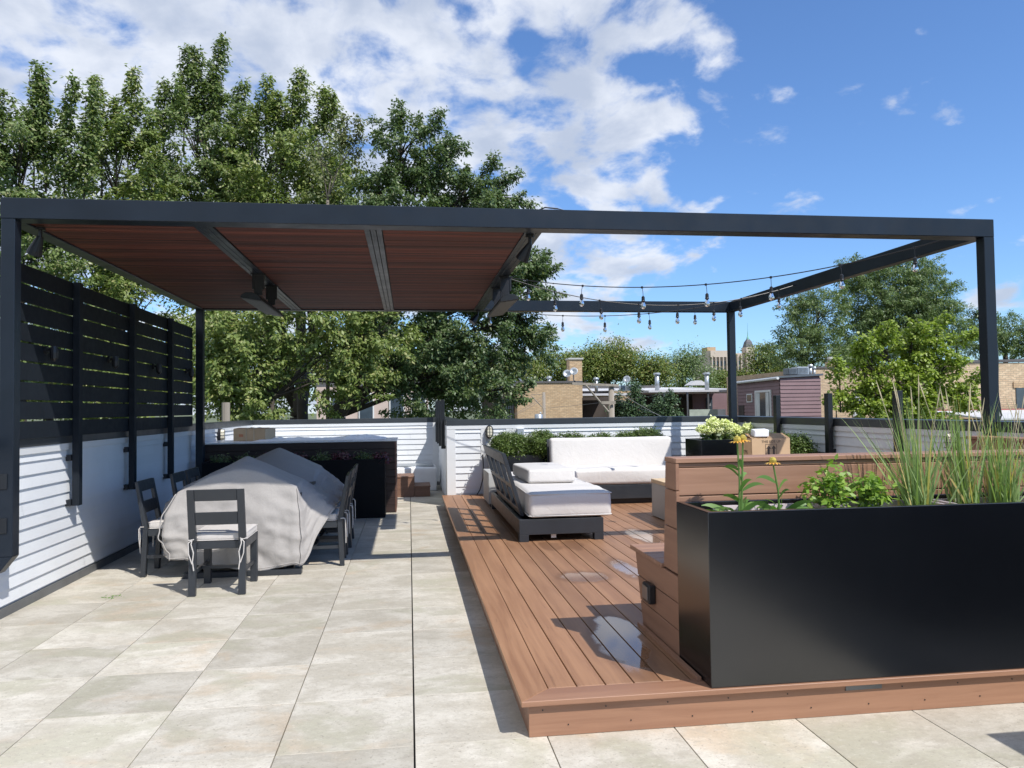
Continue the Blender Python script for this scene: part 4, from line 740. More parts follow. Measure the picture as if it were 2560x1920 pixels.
tree(name='broadleaf_tree', label='broad dark green tree behind the middle of the parapet', cat='tree', blobs=[(-0.07, 19.5, 8.19, 0.68, 0.6, 0.83), (0.79, 19.5, 7.7, 0.78, 0.64, 0.83), (1.66, 19.5, 7.2, 0.78, 0.54, 0.57), (2.22, 19.5, 6.9, 0.73, 0.46, 0.42), (0.12, 19.5, 6.65, 1.46, 1.04, 1.14), (1.65, 19.5, 6.27, 1.35, 0.91, 0.94), (-0.63, 19.5, 6.84, 0.52, 0.54, 0.83), (0.81, 19.5, 5.02, 1.98, 1.25, 1.14), (2.56, 19.5, 4.62, 1.04, 0.87, 1.14), (1.82, 19.5, 3.48, 1.46, 1.0, 1.04), (2.86, 19.5, 3.79, 0.73, 0.67, 0.94), (-0.2, 19.5, 4.19, 1.35, 0.96, 1.04), (-1.19, 19.5, 5.4, 1.14, 0.91, 1.14), (-0.02, 19.5, 2.77, 1.35, 0.91, 0.94), (1.6, 19.5, 2.36, 1.25, 0.87, 0.94), (2.21, 19.5, 1.84, 0.83, 0.58, 0.62), (0.58, 19.5, 2.16, 1.14, 0.83, 0.94), (3.19, 19.5, 4.84, 0.42, 0.46, 0.73)], mat='l_dark', leaf=0.1, dens=17, cr=0.36, lpc=190, base=(-1.8, 19.5, -9), seed=6, sp=[(-0.17, 19.5, 8.6, -0.16, 19.2, 9.19, 0.31), (0.44, 19.5, 8.51, 0.9, 19.2, 9.05, 0.27), (0.94, 19.5, 7.91, 1.36, 19.2, 8.21, 0.27), (1.87, 19.5, 7.52, 2.25, 19.2, 7.97, 0.29), (2.28, 19.5, 7.32, 2.87, 19.2, 7.53, 0.23), (2.38, 19.5, 6.91, 3.13, 19.2, 6.74, 0.21), (3.09, 19.5, 4.94, 3.64, 19.2, 5.05, 0.17), (2.96, 19.5, 3.17, 3.38, 19.2, 3.28, 0.21)], trunk=[(-1.8, 19.5, -9, -1.8, 19.5, 1.35, 0.3, 0.24), (-1.8, 19.5, 1.35, -1.45, 19.5, 2.03, 0.22, 0.19), (-1.45, 19.5, 2.03, -1.16, 19.5, 2.78, 0.18, 0.14), (-1.16, 19.5, 2.78, -0.19, 19.5, 6.23, 0.14, 0.06), (-1.41, 19.5, 2.03, -0.67, 19.5, 2.05, 0.09, 0.07), (-0.67, 19.5, 2.05, 0.39, 19.5, 2.87, 0.07, 0.03), (-1.16, 19.5, 2.78, 1.0, 19.5, 3.79, 0.1, 0.04)], group='tall trees behind the far parapet', core=0.5, spray=0.8)
tree(name='young_tree', label='mixed shrubby growth of young trees behind the left end of the far parapet', cat='tree', blobs=[(-4.14, 18.0, 3.42, 0.58, 0.65, 1.06), (-3.88, 18.0, 2.51, 0.67, 0.69, 1.06), (-4.31, 18.0, 2.15, 0.48, 0.54, 0.86), (-3.44, 18.0, 2.87, 0.77, 0.73, 1.06), (-2.91, 18.0, 3.6, 0.86, 0.69, 0.86), (-1.83, 18.0, 3.98, 1.06, 0.81, 0.96), (-1.29, 18.0, 3.05, 0.77, 0.65, 0.86), (-2.02, 18.0, 2.22, 0.67, 0.58, 0.77), (-3.79, 18.0, 1.78, 0.67, 0.46, 0.48), (-1.12, 18.0, 2.12, 0.58, 0.46, 0.58), (-0.56, 18.0, 3.24, 0.67, 0.54, 0.67), (-3.26, 18.0, 1.78, 0.58, 0.42, 0.48)], mat='l_bright', leaf=0.11, dens=17, cr=0.34, lpc=120, base=(-3.35, 18, -9), seed=7, sp=[], trunk=(), group='tall trees behind the far parapet', spray=0.7, core=0.5, tr=0.08)
tree(name='far_tree', label='rounded green tree left of the brick chimney', cat='tree', blobs=[(9.83, 70.0, 4.86, 2.24, 1.64, 1.87), (7.59, 70.0, 4.14, 2.24, 1.64, 1.87)], mat='l_mid', leaf=0.22, dens=6, cr=0.95, lpc=140, base=(9.83, 70, -9), seed=20, group='tree line beyond the roofs', branches=True, tr=0.3, droop=0.0)
tree(name='far_tree', label='yellowish green tree just behind the brick chimney', cat='tree', blobs=[(13.79, 72.0, 5.32, 2.69, 1.84, 1.92), (15.94, 72.0, 4.92, 1.92, 1.54, 1.92)], mat='l_mid', leaf=0.22, dens=6, cr=0.95, lpc=140, base=(13.79, 72, -9), seed=21, group='tree line beyond the roofs', branches=True, tr=0.3, droop=0.0)
tree(name='far_tree', label='tallest rounded tree right of the brick chimney', cat='tree', blobs=[(18.05, 68.0, 5.62, 2.36, 1.6, 1.63), (16.54, 68.0, 4.72, 2.18, 1.74, 2.18), (18.99, 68.0, 5.8, 1.45, 1.31, 1.81)], mat='l_mid', leaf=0.22, dens=6, cr=0.95, lpc=140, base=(18.05, 68, -9), seed=22, group='tree line beyond the roofs', branches=True, tr=0.3, droop=0.0)
tree(name='far_tree', label='low rounded tree above the roof satellite dish', cat='tree', blobs=[(20.43, 66.0, 4.96, 2.11, 1.48, 1.58), (21.89, 66.0, 3.87, 1.76, 1.41, 1.76)], mat='l_mid', leaf=0.22, dens=6, cr=0.95, lpc=140, base=(20.43, 66, -9), seed=23, group='tree line beyond the roofs', branches=True, tr=0.3, droop=0.0)
tree(name='far_tree', label='airy wide topped tree left of the distant tower', cat='tree', blobs=[(26.66, 74.0, 5.75, 2.17, 1.42, 1.38), (28.34, 74.0, 6.15, 1.78, 1.26, 1.38), (28.71, 74.0, 3.72, 2.37, 1.74, 1.97)], mat='l_loc', leaf=0.21, dens=4.5, cr=1.0, lpc=110, base=(26.66, 74, -9), seed=24, group='tree line beyond the roofs', branches=True, tr=0.3, droop=0.0)
tree(name='far_tree', label='dark tree mass at the foot of the distant tower', cat='tree', blobs=[(36.08, 80.0, 3.64, 2.99, 1.88, 1.71), (33.77, 80.0, 3.44, 2.13, 1.54, 1.71), (39.17, 80.0, 6.49, 1.71, 1.45, 1.92), (40.28, 80.0, 4.26, 2.56, 1.88, 2.13)], mat='l_mid', leaf=0.25, dens=6, cr=1.05, lpc=130, base=(36.08, 80, -9), seed=25, group='tree line beyond the roofs', branches=True, tr=0.3, droop=0.0)
tree(name='cedar', label='tall cedar in front of the porch roof beside the utility pole', cat='tree', blobs=[(11.2, 37.0, 2.74, 0.07, 0.13, 0.27), (11.19, 37.0, 2.36, 0.23, 0.2, 0.27), (11.18, 37.0, 1.98, 0.36, 0.25, 0.27), (11.17, 37.0, 1.61, 0.47, 0.3, 0.27), (11.17, 37.0, 1.23, 0.57, 0.34, 0.27), (11.16, 37.0, 0.85, 0.67, 0.38, 0.27)], mat='l_cedar', leaf=0.13, dens=90, cr=0.2, lpc=34, base=(11.2, 37, -9), seed=40, group='dark cedars in front of the porches', branches=False, tr=0.08, droop=0.5, shell=0.6)
tree(name='cedar', label='middle cedar lower than its left neighbour', cat='tree', blobs=[(12.03, 36.0, 2.05, 0.05, 0.09, 0.17), (12.02, 36.0, 1.81, 0.17, 0.13, 0.17), (12.02, 36.0, 1.57, 0.26, 0.17, 0.17), (12.01, 36.0, 1.33, 0.33, 0.2, 0.17), (12.01, 36.0, 1.09, 0.41, 0.23, 0.17), (12.0, 36.0, 0.86, 0.48, 0.26, 0.17)], mat='l_cedar', leaf=0.13, dens=90, cr=0.2, lpc=34, base=(12.03, 36, -9), seed=41, group='dark cedars in front of the porches', branches=False, tr=0.08, droop=0.5, shell=0.6)
tree(name='cedar', label='pointed cedar nearest the pergola post', cat='tree', blobs=[(12.3, 35.0, 2.23, 0.06, 0.1, 0.19), (12.3, 35.0, 1.96, 0.21, 0.16, 0.19), (12.29, 35.0, 1.68, 0.33, 0.21, 0.19), (12.29, 35.0, 1.41, 0.43, 0.25, 0.19), (12.28, 35.0, 1.14, 0.53, 0.29, 0.19), (12.28, 35.0, 0.86, 0.62, 0.32, 0.19)], mat='l_cedar', leaf=0.13, dens=90, cr=0.2, lpc=34, base=(12.3, 35, -9), seed=42, group='dark cedars in front of the porches', branches=False, tr=0.08, droop=0.5, shell=0.6)
tree(name='cedar', label='small cedar left of the others, behind the utility pole brace', cat='tree', blobs=[(10.64, 38.0, 2.22, 0.05, 0.1, 0.2), (10.64, 38.0, 1.95, 0.18, 0.15, 0.2), (10.64, 38.0, 1.67, 0.28, 0.19, 0.2), (10.63, 38.0, 1.4, 0.37, 0.23, 0.2), (10.62, 38.0, 1.12, 0.45, 0.26, 0.2), (10.62, 38.0, 0.85, 0.53, 0.29, 0.2)], mat='l_cedar', leaf=0.13, dens=90, cr=0.2, lpc=34, base=(10.64, 38, -9), seed=43, group='dark cedars in front of the porches', branches=False, tr=0.08, droop=0.5, shell=0.6)
tree(name='locust_tree', label='feathery locust tree left of the mauve house roof units', cat='tree', blobs=[(26.27, 46.0, 7.45, 1.96, 1.47, 1.72), (24.85, 46.0, 5.39, 1.72, 1.37, 1.72), (27.01, 46.0, 4.36, 2.21, 1.57, 1.72), (24.5, 46.0, 7.7, 0.86, 0.64, 0.74)], mat='l_loc', leaf=0.18, dens=12, cr=0.62, lpc=110, base=(24.85, 46, -9), seed=60, group='feathery locust trees on the right', tr=0.2, droop=-0.4, width=0.35, shell=0.35, core=0.2, spray=0.8)
tree(name='locust_tree', label='large feathery locust tree behind the bright maple', cat='tree', blobs=[(31.79, 48.0, 8.82, 2.82, 2.05, 2.3), (33.83, 48.0, 8.01, 2.56, 1.84, 2.05), (31.7, 48.0, 5.82, 3.07, 2.05, 2.05), (35.35, 48.0, 8.85, 2.05, 1.43, 1.54), (35.56, 48.0, 6.37, 2.3, 1.64, 1.79), (30.37, 48.0, 10.17, 1.79, 1.13, 1.02), (34.21, 48.0, 10.49, 2.05, 1.13, 0.77)], mat='l_loc', leaf=0.18, dens=12, cr=0.62, lpc=110, base=(33.83, 48, -9), seed=61, group='feathery locust trees on the right', tr=0.2, droop=-0.4, width=0.35, shell=0.35, core=0.2, spray=0.8)
tree(name='locust_tree', label='locust tree at the right edge behind the pergola post', cat='tree', blobs=[(40.8, 50.0, 6.0, 1.87, 1.39, 1.6), (43.04, 50.0, 6.28, 1.87, 1.28, 1.33), (40.54, 50.0, 7.73, 0.8, 0.64, 0.8), (44.94, 50.0, 5.7, 1.33, 1.07, 1.33)], mat='l_loc', leaf=0.18, dens=12, cr=0.62, lpc=110, base=(43.04, 50, -9), seed=62, group='feathery locust trees on the right', tr=0.2, droop=-0.4, width=0.35, shell=0.35, core=0.2, spray=0.8)
tree(name='young_maple', label='sunlit yellow green maple close behind the right parapet', cat='tree', blobs=[(13.38, 20.0, 2.86, 0.53, 0.45, 0.59), (14.25, 20.0, 3.08, 0.48, 0.43, 0.59), (14.81, 20.0, 3.17, 0.45, 0.41, 0.59), (12.88, 20.0, 2.41, 0.48, 0.45, 0.64), (12.44, 20.0, 1.74, 0.43, 0.34, 0.43), (13.41, 20.0, 1.95, 0.75, 0.55, 0.64), (14.4, 20.0, 2.17, 0.75, 0.6, 0.75), (15.21, 20.0, 2.28, 0.51, 0.42, 0.53), (15.69, 20.0, 1.64, 0.41, 0.33, 0.43), (14.88, 20.0, 1.48, 0.96, 0.55, 0.43), (12.79, 20.0, 1.45, 0.64, 0.41, 0.37), (13.64, 20.0, 1.38, 0.96, 0.53, 0.37)], mat='l_lime', leaf=0.1, dens=36, cr=0.3, lpc=70, base=(13.9, 20, -9), seed=70, tr=0.14, droop=-0.1, width=0.75, spray=0.6, sp=[(13.33, 20.0, 3.2, 13.32, 19.7, 3.74, 0.28), (14.13, 20.0, 3.31, 14.2, 19.7, 3.71, 0.3), (14.95, 20.0, 3.65, 15.08, 19.7, 3.94, 0.28), (12.71, 20.0, 2.75, 12.48, 19.7, 3.37, 0.26), (11.96, 20.0, 2.08, 11.68, 19.7, 2.75, 0.26), (15.56, 20.0, 3.2, 15.95, 19.7, 3.54, 0.26), (15.89, 20.0, 2.04, 16.35, 19.7, 2.44, 0.23), (11.83, 20.0, 1.52, 11.41, 19.7, 1.64, 0.19)], core=0.5)
tree(name='far_tree', label='distant tree seen through the gaps of the privacy screen', cat='tree', blobs=[(-20.94, 48.0, 3.99, 6.65, 3.58, 2.3), (-23.74, 48.0, 3.08, 3.33, 1.88, 1.38), (-18.07, 48.0, 3.26, 3.33, 1.98, 1.61)], mat='l_mid', leaf=0.24, dens=5, cr=0.9, lpc=80, base=(-20.94, 48, -9), seed=90, group='tree line beyond the roofs', tr=0.3, droop=0.0)
tree(name='far_tree', label='distant tree behind the young trees on the left', cat='tree', blobs=[(-11.04, 48.0, 4.65, 5.89, 3.48, 2.82), (-13.68, 48.0, 3.7, 2.94, 1.85, 1.69), (-8.35, 48.0, 3.91, 2.94, 1.97, 1.97)], mat='l_mid', leaf=0.24, dens=5, cr=0.9, lpc=80, base=(-11.04, 48, -9), seed=91, group='tree line beyond the roofs', tr=0.3, droop=0.0)
tree(name='far_tree', label='distant tree behind the broad dark tree', cat='tree', blobs=[(-0.53, 48.0, 4.6, 5.89, 3.48, 2.82), (-3.34, 48.0, 3.63, 2.94, 1.85, 1.69), (2.32, 48.0, 3.84, 2.94, 1.97, 1.97)], mat='l_mid', leaf=0.24, dens=5, cr=0.9, lpc=80, base=(-0.53, 48, -9), seed=92, group='tree line beyond the roofs', tr=0.3, droop=0.0)
# ------------------------------------------------------------------ boxwoods and other terrace plants
def boxwood(label, x, y, z, r, seed, grp='round boxwoods along the parapets'):
    rng = np.random.default_rng(seed); o = thing('boxwood', label, 'shrub', (x, y, z), grp); bl = [(x, y, z + r * .5, r, r, r * .78)] + [(x + rng.uniform(-.6, .6) * r, y + rng.uniform(-.5, .5) * r, z + r * (.65 + rng.uniform(-.2, .3)), r * .42, r * .42, r * .42) for _ in range(4)]
    P, A, C = clumps(bl, 2600, .045, 15, rng, .8, 1., .5); leaves('foliage', P, A, .028, M['l_box'], o, .6, rng)
    MB().tube([(x, y, z - .12), (x, y, z + r * .8)], [.02, .01], 6).lathe((x, y, z + r * .45), [(r * .3, -r * .45), (r * .7, -.15 * r), (r * .72, .2 * r), (r * .35, r * .5)], 10).build('stem', M['l_box'], o); return o
hp = trough('hedge_planter', 'long black trough of boxwoods behind the white sofas', 1.32, 3.95, 11.45, 11.92, DZ, .81, .03, .04)
for i, (x, lab, r) in enumerate(((1.50, 'leftmost round boxwood, below the caged wall light', .27), (2.02, 'second boxwood from the white column, below the electrical box', .28), (2.52, 'third boxwood from the white column, half hidden by the sofa back', .24), (2.92, 'fourth boxwood from the white column, barely showing above the sofa', .23), (3.32, 'fifth boxwood from the white column behind the sofa back', .24), (3.70, 'boxwood at the right end of the hedge beside the hydrangea planter', .29))):
    boxwood(lab, x, 11.68 - (.05 if i < 2 else 0), .80, r, 50 + i)
hyp = trough('square_planter', 'square black planter in the back right corner holding the hydrangea', 4.12, 4.88, 10.45, 11.1, DZ, 1.03, .03, .05)
hy = thing('hydrangea', 'pale green flowering hydrangea in the corner planter', 'plant', (4.52, 10.8, 1.0))
rng = np.random.default_rng(77); P, A, C = clumps([(4.54, 10.8, 1.07, .24, .2, .12)], 800, .05, 10, rng, .3, 1., .3); leaves('foliage', P, A, .075, M['l_dark'], hy, .55, rng)
stm = MB()
for k, (x, z, r) in enumerate(((4.40, 1.28, .055), (4.62, 1.20, .075), (4.72, 1.17, .06), (4.34, 1.18, .05), (4.50, 1.17, .065), (4.82, 1.13, .06), (4.25, 1.19, .04), (4.90, 1.18, .055), (4.68, 1.02, .05), (4.55, 1.25, .05))):
    y = 10.68 + .05 * (k % 3); x = 4.56 + (x - 4.56) * 1.12; P, A, C = clumps([(x, y, z, r * 1.35, r * 1.35, r * 1.2)], 7000, .02, 8, rng, .8, 1., 0.); leaves('flower', P, A, .028, M['hyd'], hy, .9, rng); stm.tube([(4.52, 10.8, .99), (x, y, z)], .006, 5)
stm.build('stem', M['l_cone'], hy)
boxwood('low boxwood against the right parapet behind the open carton', 4.72, 8.95, .80, .26, 91); tp2 = trough('side_planter', 'black trough along the right parapet under the low boxwood', 4.45, 4.93, 8.3, 9.7, DZ, .80, .03, .04)
boxwood('boxwood half hidden between carton and hydrangea', 4.68, 9.5, .80, .25, 92)
# conflowers, basil like bushes, grasses in the tall planter
def coneflower(x, y, h, lean_, label, seed, heads):
    random.seed(seed); o = thing('coneflower', label, 'flower', (x, y, .92)); lf = MB(); stx = MB()
    for k, (dx, hh) in enumerate(heads):
        top = Vector((x + dx, y + .01 * k, hh)); pts = [Vector((x + .01 * k, y, .92)), Vector((x + dx * .4 + .008, y, .92 + (hh - .92) * .5)), top]; stx.tube(pts, [.006, .005, .004], 6)
        nl = 5
        for q in range(nl):
            tt = .12 + .13 * q; p = pts[0].lerp(pts[1], tt * 2) if tt < .5 else pts[1].lerp(pts[2], tt * 2 - 1); an = q * 2.4 + k
            lf.strip(p, (math.cos(an), math.sin(an) * .6, .7), random.uniform(.08, .15), .021, 2.4, 7, taper=2)
    for q in range(14):
        an = random.uniform(0, 6.28); lf.strip((x + random.uniform(-.03, .03), y + random.uniform(-.03, .03), .93), (math.cos(an), math.sin(an) * .7, random.uniform(.35, 1.1)), random.uniform(.13, .23), .030, 2.2, 8, taper=2)
    stx.build('stem', M['l_cone'], o); lf.build('leaf', M['l_cone'], o, smooth=True)
    for k, (dx, hh) in enumerate(heads):
        c = Vector((x + dx, y + .01 * k, hh)); fl_ = MB().lathe(c, [(.008, -.01), (.018, .0), (.019, .012), (.012, .024), (.004, .028)], 10).build('flower_head', M['conec'], o)
        pm = MB()
        for q in range(13):
            an = q * 2 * math.pi / 13; dv = Vector((math.cos(an), math.sin(an), -.05)); pm.strip(c + dv * .014, dv, .030, .010, 2.2, 4, side=(-math.sin(an), math.cos(an), 0), taper=2)
        pm.build('petal', M['petal'], fl_)
coneflower(1.665, 3.74, 1.35, 0, 'tall coneflower with two orange heads at the left end of the planter', 4, [(.0, 1.335), (.035, 1.34)])
coneflower(1.885, 3.74, 1.24, 0, 'shorter coneflower with one yellow head beside the leafy bushes', 6, [(-.03, 1.222)])
def bush(x, y, r, h, label, seed):
    rng = np.random.default_rng(seed); o = thing('leafy_bush', label, 'plant', (x, y, .92), 'bright green bushes in the tall planter')
    P, A, C = clumps([(x, y, .96 + h * .45, r, r * .8, h * .45)] + [(x + rng.uniform(-r, r) * .7, y + rng.uniform(-r, r) * .5, .96 + h * .75, r * .22, r * .22, h * .28) for _ in range(5)], 1500, .035, 7, rng, .25, 1., .55); leaves('foliage', P, A, .042, M['l_bush'], o, .55, rng)
    s_ = MB()
    for k in range(16): an = rng.uniform(0, 6.28); s_.tube([(x + .02 * math.cos(an), y + .02 * math.sin(an), .92), (x + r * .7 * math.cos(an) * rng.uniform(.2, 1), y + r * .6 * math.sin(an), .95 + h * rng.uniform(.5, .9))], .0025, 4)
    s_.build('stem', M['l_cone'], o)
bush(2.165, 3.76, .125, .215, 'bright green bush next to the shorter coneflower', 21); bush(2.41, 3.76, .115, .19, 'bright green bush at the foot of the tallest grasses', 22)
def grass(x, y, n, hgt, label, seed, leanx=0., spread=.42, seeds=6):
    random.seed(seed); o = thing('ornamental_grass', label, 'grass', (x, y, .92), 'tall ornamental grasses in the black planter'); g_ = MB()
    for k in range(n):
        an = random.uniform(0, 6.28); sp_ = abs(random.gauss(0, spread)); L = hgt * random.uniform(.45, 1.08); g_.strip((x + random.gauss(0, .035), y + random.gauss(0, .03), .91), (math.cos(an) * sp_ + leanx, math.sin(an) * sp_ * .8, 1), L, random.uniform(.006, .013), random.uniform(.2, 1.9) * sp_ + random.uniform(0, .35), 9)
    g_.build('blade', M['l_grass'], o)
    s_ = MB()
    for k in range(seeds):
        an = random.uniform(0, 6.28); sp_ = random.uniform(.05, .28); a = Vector((x, y, .92)); dv = Vector((math.cos(an) * sp_ + leanx * .6, math.sin(an) * sp_, 1)).normalized(); L = hgt * random.uniform(.95, 1.2); b_ = a + dv * L
        s_.tube([a, a.lerp(b_, .8), b_], [.002, .0018, .0015], 4); s_.tube([a.lerp(b_, .84), a.lerp(b_, .9), b_], [.0015, .0032, .001], 6)
    s_.build('seed_head', M['seed'], o)
grass(2.69, 3.77, 140, .64, 'tall feathery grass clump leaning left, beside the green bushes', 31, -.10, .34); grass(2.965, 3.78, 100, .66, 'upright tall grass clump in the middle of the planter', 32, -.08, .22); grass(3.17, 3.76, 130, .57, 'tall grass clump near the right end of the frame', 33, .0, .34); grass(3.46, 3.79, 80, .6, 'grass clump cut by the right edge of the frame', 34, -.03, .3)

# ------------------------------------------------------------------ bar counter, planter with heucheras, cartons, steps
bar_ = thing('bar_counter', 'outdoor bar counter clad in wood, its front coloured dark as shade, with white marble top', 'counter', (-1.5, 11.9, 0))
for k in range(10):
    z = .01 + k * .104; MB().box(-2.92, -.215, 11.50, 11.522, z, z + .100).build('cladding_board', M['shadewood'], bar_, bevel=.002)
for k in range(10):
    z = .01 + k * .104; MB().box(-.2145, -.195, 11.50, 12.45, z, z + .100).build('end_board', M['endw'], bar_, bevel=.002)
MB().box(-2.91, -.216, 11.523, 12.44, 0.01, 1.05).build('cabinet', M['shadewood'], bar_); MB().box(-2.94, -.18, 11.49, 12.47, 1.052, 1.075).build('counter_top', M['marble'], bar_, bevel=.004)
sheet = MB(); nx, ny = 60, 16; random.seed(4)
for j in range(ny + 1):
    for i in range(nx + 1):
        x, y = -2.3 + 1.95 * i / nx, 11.62 + .78 * j / ny; e = min(i, nx - i, j, ny - j) / 3.; h = max(0, mn.noise(Vector((x * 3, y * 4, 1))) * .045 + .022 + .03 * math.exp(-((x + .65) / .25) ** 2) + .02 * mn.noise(Vector((x * 13, y * 11, 5))))
        sheet.v.append((x, y, 1.077 + h * min(1, e)))
for j in range(ny):
    for i in range(nx): a = j * (nx + 1) + i; sheet.f.append((a, a + 1, a + nx + 2, a + nx + 1))
tag(sheet.build('plastic_sheet', M['plastic'], None), 'crumpled white plastic sheet spread on the bar counter', 'sheet')
hpl = trough('dark_planter', 'black planter with purple plants in front of the bar counter', -2.82, -.344, 10.98, 11.42, 0, .825, .03, .06, 'dull')
random.seed(12)
for k, x in enumerate((-2.6, -2.25, -1.95, -1.6, -1.25, -.95, -.62, -.42)):
    rng = np.random.default_rng(100 + k); pur = k in (2, 3, 5, 7) ; nm = 'heuchera' if pur else 'sedge_plant'
    lab = {2: 'purple leaved plant behind the peak of the table cover', 3: 'purple plant at the middle of the bar planter', 5: 'faded purple plant right of the cover peak', 7: 'magenta plant at the right end of the bar planter'}.get(k, {0: 'dark green grassy plant at the left end of the bar planter', 1: 'dark green plant second in the bar planter', 4: 'dark green plant between two purple ones in the bar planter', 6: 'low green plant beside the magenta one'}.get(k))
    o = thing(nm, lab, 'plant', (x, 11.2, .76), 'plants in the dark bar planter'); P, A, C = clumps([(x, 11.15, .84, .15, .14, .08)], 1200, .04, 8, rng, .2, 1., .3)
    leaves('foliage', P, A, .04 if pur else .05, M['l_heuch' if pur else 'l_dark'], o, .7 if pur else .25, rng)
def carton(name, label, x0, x1, y0, y1, z0, z1, rot=0, flaps=True, open_=False):
    cx, cy = (x0 + x1) / 2, (y0 + y1) / 2; c = thing(name, label, 'box', (cx, cy, z0)); hx, hy, h = (x1 - x0) / 2, (y1 - y0) / 2, z1 - z0
    b = MB()
    for bx_ in ((-hx, hx, -hy, -hy + .006, 0, h), (-hx, hx, hy - .006, hy, 0, h), (-hx, -hx + .006, -hy + .006, hy - .006, 0, h), (hx - .006, hx, -hy + .006, hy - .006, 0, h), (-hx + .006, hx - .006, -hy + .006, hy - .006, 0, .006)): b.box(*bx_)
    b.build('carton_body', M['card'], c, world=False, bevel=.002)
    tf = MB(); lift = .05 if open_ else .012
    tf.add([(-hx, -hy, h), (hx, -hy, h), (hx, -.003, h + lift), (-hx, -.003, h + lift)], [(0, 1, 2, 3), (3, 2, 1, 0)]); tf.add([(-hx, hy, h), (hx, hy, h), (hx, .003, h + lift * .4), (-hx, .003, h + lift * .4)], [(0, 1, 2, 3), (3, 2, 1, 0)])
    tf.build('flap', M['card'], c, world=False); c.rotation_euler.z = rot; return c, hx, hy, h
c1, hx, hy, hh = carton('shipping_carton', 'brown carton tied with twine lying on the bar counter', -2.60, -2.07, 11.95, 12.25, 1.078, 1.262, rad(-20))
tw_ = MB()
for xx in (.08, -.05): tw_.tube([(xx, -hy - .003, 0), (xx, -hy - .004, hh + .002), (xx, 0, hh + .016), (xx, hy + .004, hh + .002), (xx, hy + .004, 0)], .004, 5)
tw_.build('twine', M['tape'], c1, world=False); MB().box(-.17, -.10, -hy - .003, -hy - .0012, .06, .10).build('print_mark', M['orange'], c1, world=False)
c2, hx, hy, hh = carton('open_carton', 'large brown carton with two up arrows standing on the low table', 3.73, 4.175, 8.0, 8.36, .634, 1.150, rad(0), open_=True)
def arrow(mb, x, z, s): mb.box(x - s * .12, x + s * .12, -hy - .0025, -hy - .001, z, z + s * .7); mb.add([(x - s * .3, -hy - .0018, z + s * .7), (x + s * .3, -hy - .0018, z + s * .7), (x, -hy - .0018, z + s * 1.1)], [(0, 1, 2)])
am = MB(); arrow(am, -.03, .335, .095); arrow(am, .03, .335, .095); am.box(-.066, -.062, -hy - .0025, -hy - .001, .30, .45).box(.062, .066, -hy - .0025, -hy - .001, .30, .45).box(-.066, .066, -hy - .0025, -hy - .001, .45, .453); am.build('arrow_print', M['ink'], c2, world=False)
def text(s, size, parent, loc, rot, mat):
    cu = bpy.data.curves.new('lettering', 'FONT'); cu.body = s; cu.size = size; cu.align_x = 'CENTER'; cu.extrude = .0006; to = bpy.data.objects.new('lettering_curve', cu); COL.objects.link(to); bpy.context.view_layer.update(); me = bpy.data.meshes.new_from_object(to.evaluated_get(bpy.context.evaluated_depsgraph_get())); bpy.data.objects.remove(to); me.materials.clear(); me.materials.append(mat); o = bpy.data.objects.new('lettering', me); COL.objects.link(o); o.parent = parent; o.location = loc; o.rotation_euler = rot; return o
text('THIS SIDE UP', .038, c2, (.0, -hy - .0015, .468), (rad(90), 0, 0), M['ink']); text('27795', .06, c2, (-hx - .0015, 0, .34), (rad(90), 0, rad(-90)), M['ink'])
wb = thing('small_white_parcel', 'small white parcel lying on top of the open carton', 'parcel', (3.85, 8.1, 1.165))
MB().hexa([(3.77, 8.02, 1.165), (3.93, 8.0, 1.165), (3.95, 8.14, 1.175), (3.79, 8.16, 1.175)], [(3.775, 8.02, 1.24), (3.935, 8.0, 1.245), (3.955, 8.14, 1.255), (3.795, 8.16, 1.25)]).build('parcel_body', M['plastic'], wb, bevel=.01, seg=2)
ws = thing('wooden_steps', 'two small brown wooden steps at the end of the passage', 'steps', (0, 13.6, 0))
MB().box(-.225, .085, 13.46, 14.1, .001, .335).build('upper_step', M['ipe'], ws, bevel=.003); MB().box(.09, .352, 13.46, 14.1, .001, .165).build('lower_step', M['ipe'], ws, bevel=.003)
MB().box(-.235, .088, 13.45, 14.11, .336, .36).build('tread', M['ipe'], ws, bevel=.003); MB().box(.0885, .36, 13.45, 14.11, .166, .19).build('tread', M['ipe'], ws, bevel=.003)
wc = thing('wrapped_crate', 'white plastic wrapped crate behind the wooden steps', 'crate', (0, 14.9, 0)); rbox(-.9, .50, 14.35, 15.2, .002, .44, .03, .06, .01, .02, 6, 2).build('wrapping', M['plastic'], wc, smooth=True)
MB().box(-.9, .45, 14.50, 15.1, .452, .47).build('dark_strap', M['galv'], wc); ll = thing('leaf_litter', 'few green leaves fallen on the tiles near the left parapet', 'leaves', (-2.45, 6.7, 0)); rng = np.random.default_rng(5)
P = np.array([-2.42, 6.75, .006]) + rng.normal(size=(22, 3)) * np.array([.045, .03, .004]); P[:, 2] = np.abs(P[:, 2] - .0) + .002; A = rng.normal(size=(22, 3)) * np.array([1, 1, .3]); A[:, 2] = np.abs(A[:, 2]); leaves('leaf_blade', P, A, .045, M['l_cone'], ll, .3, rng)
sb = thing('shade_block', 'unseen dark cabinet block added behind the viewer for the planter reflection and a floor shadow', 'cabinet', (4.5, -1, 0)); MB().box(3.30, 6.2, -4.2, 2.33, .002, 1.26).build('block_body', M['dull'], sb); MB().box(3.26, 6.24, -4.24, 2.37, 1.261, 1.30).build('block_top', M['dull'], sb)  # block added out of view to darken the planter reflection and shade the tiles

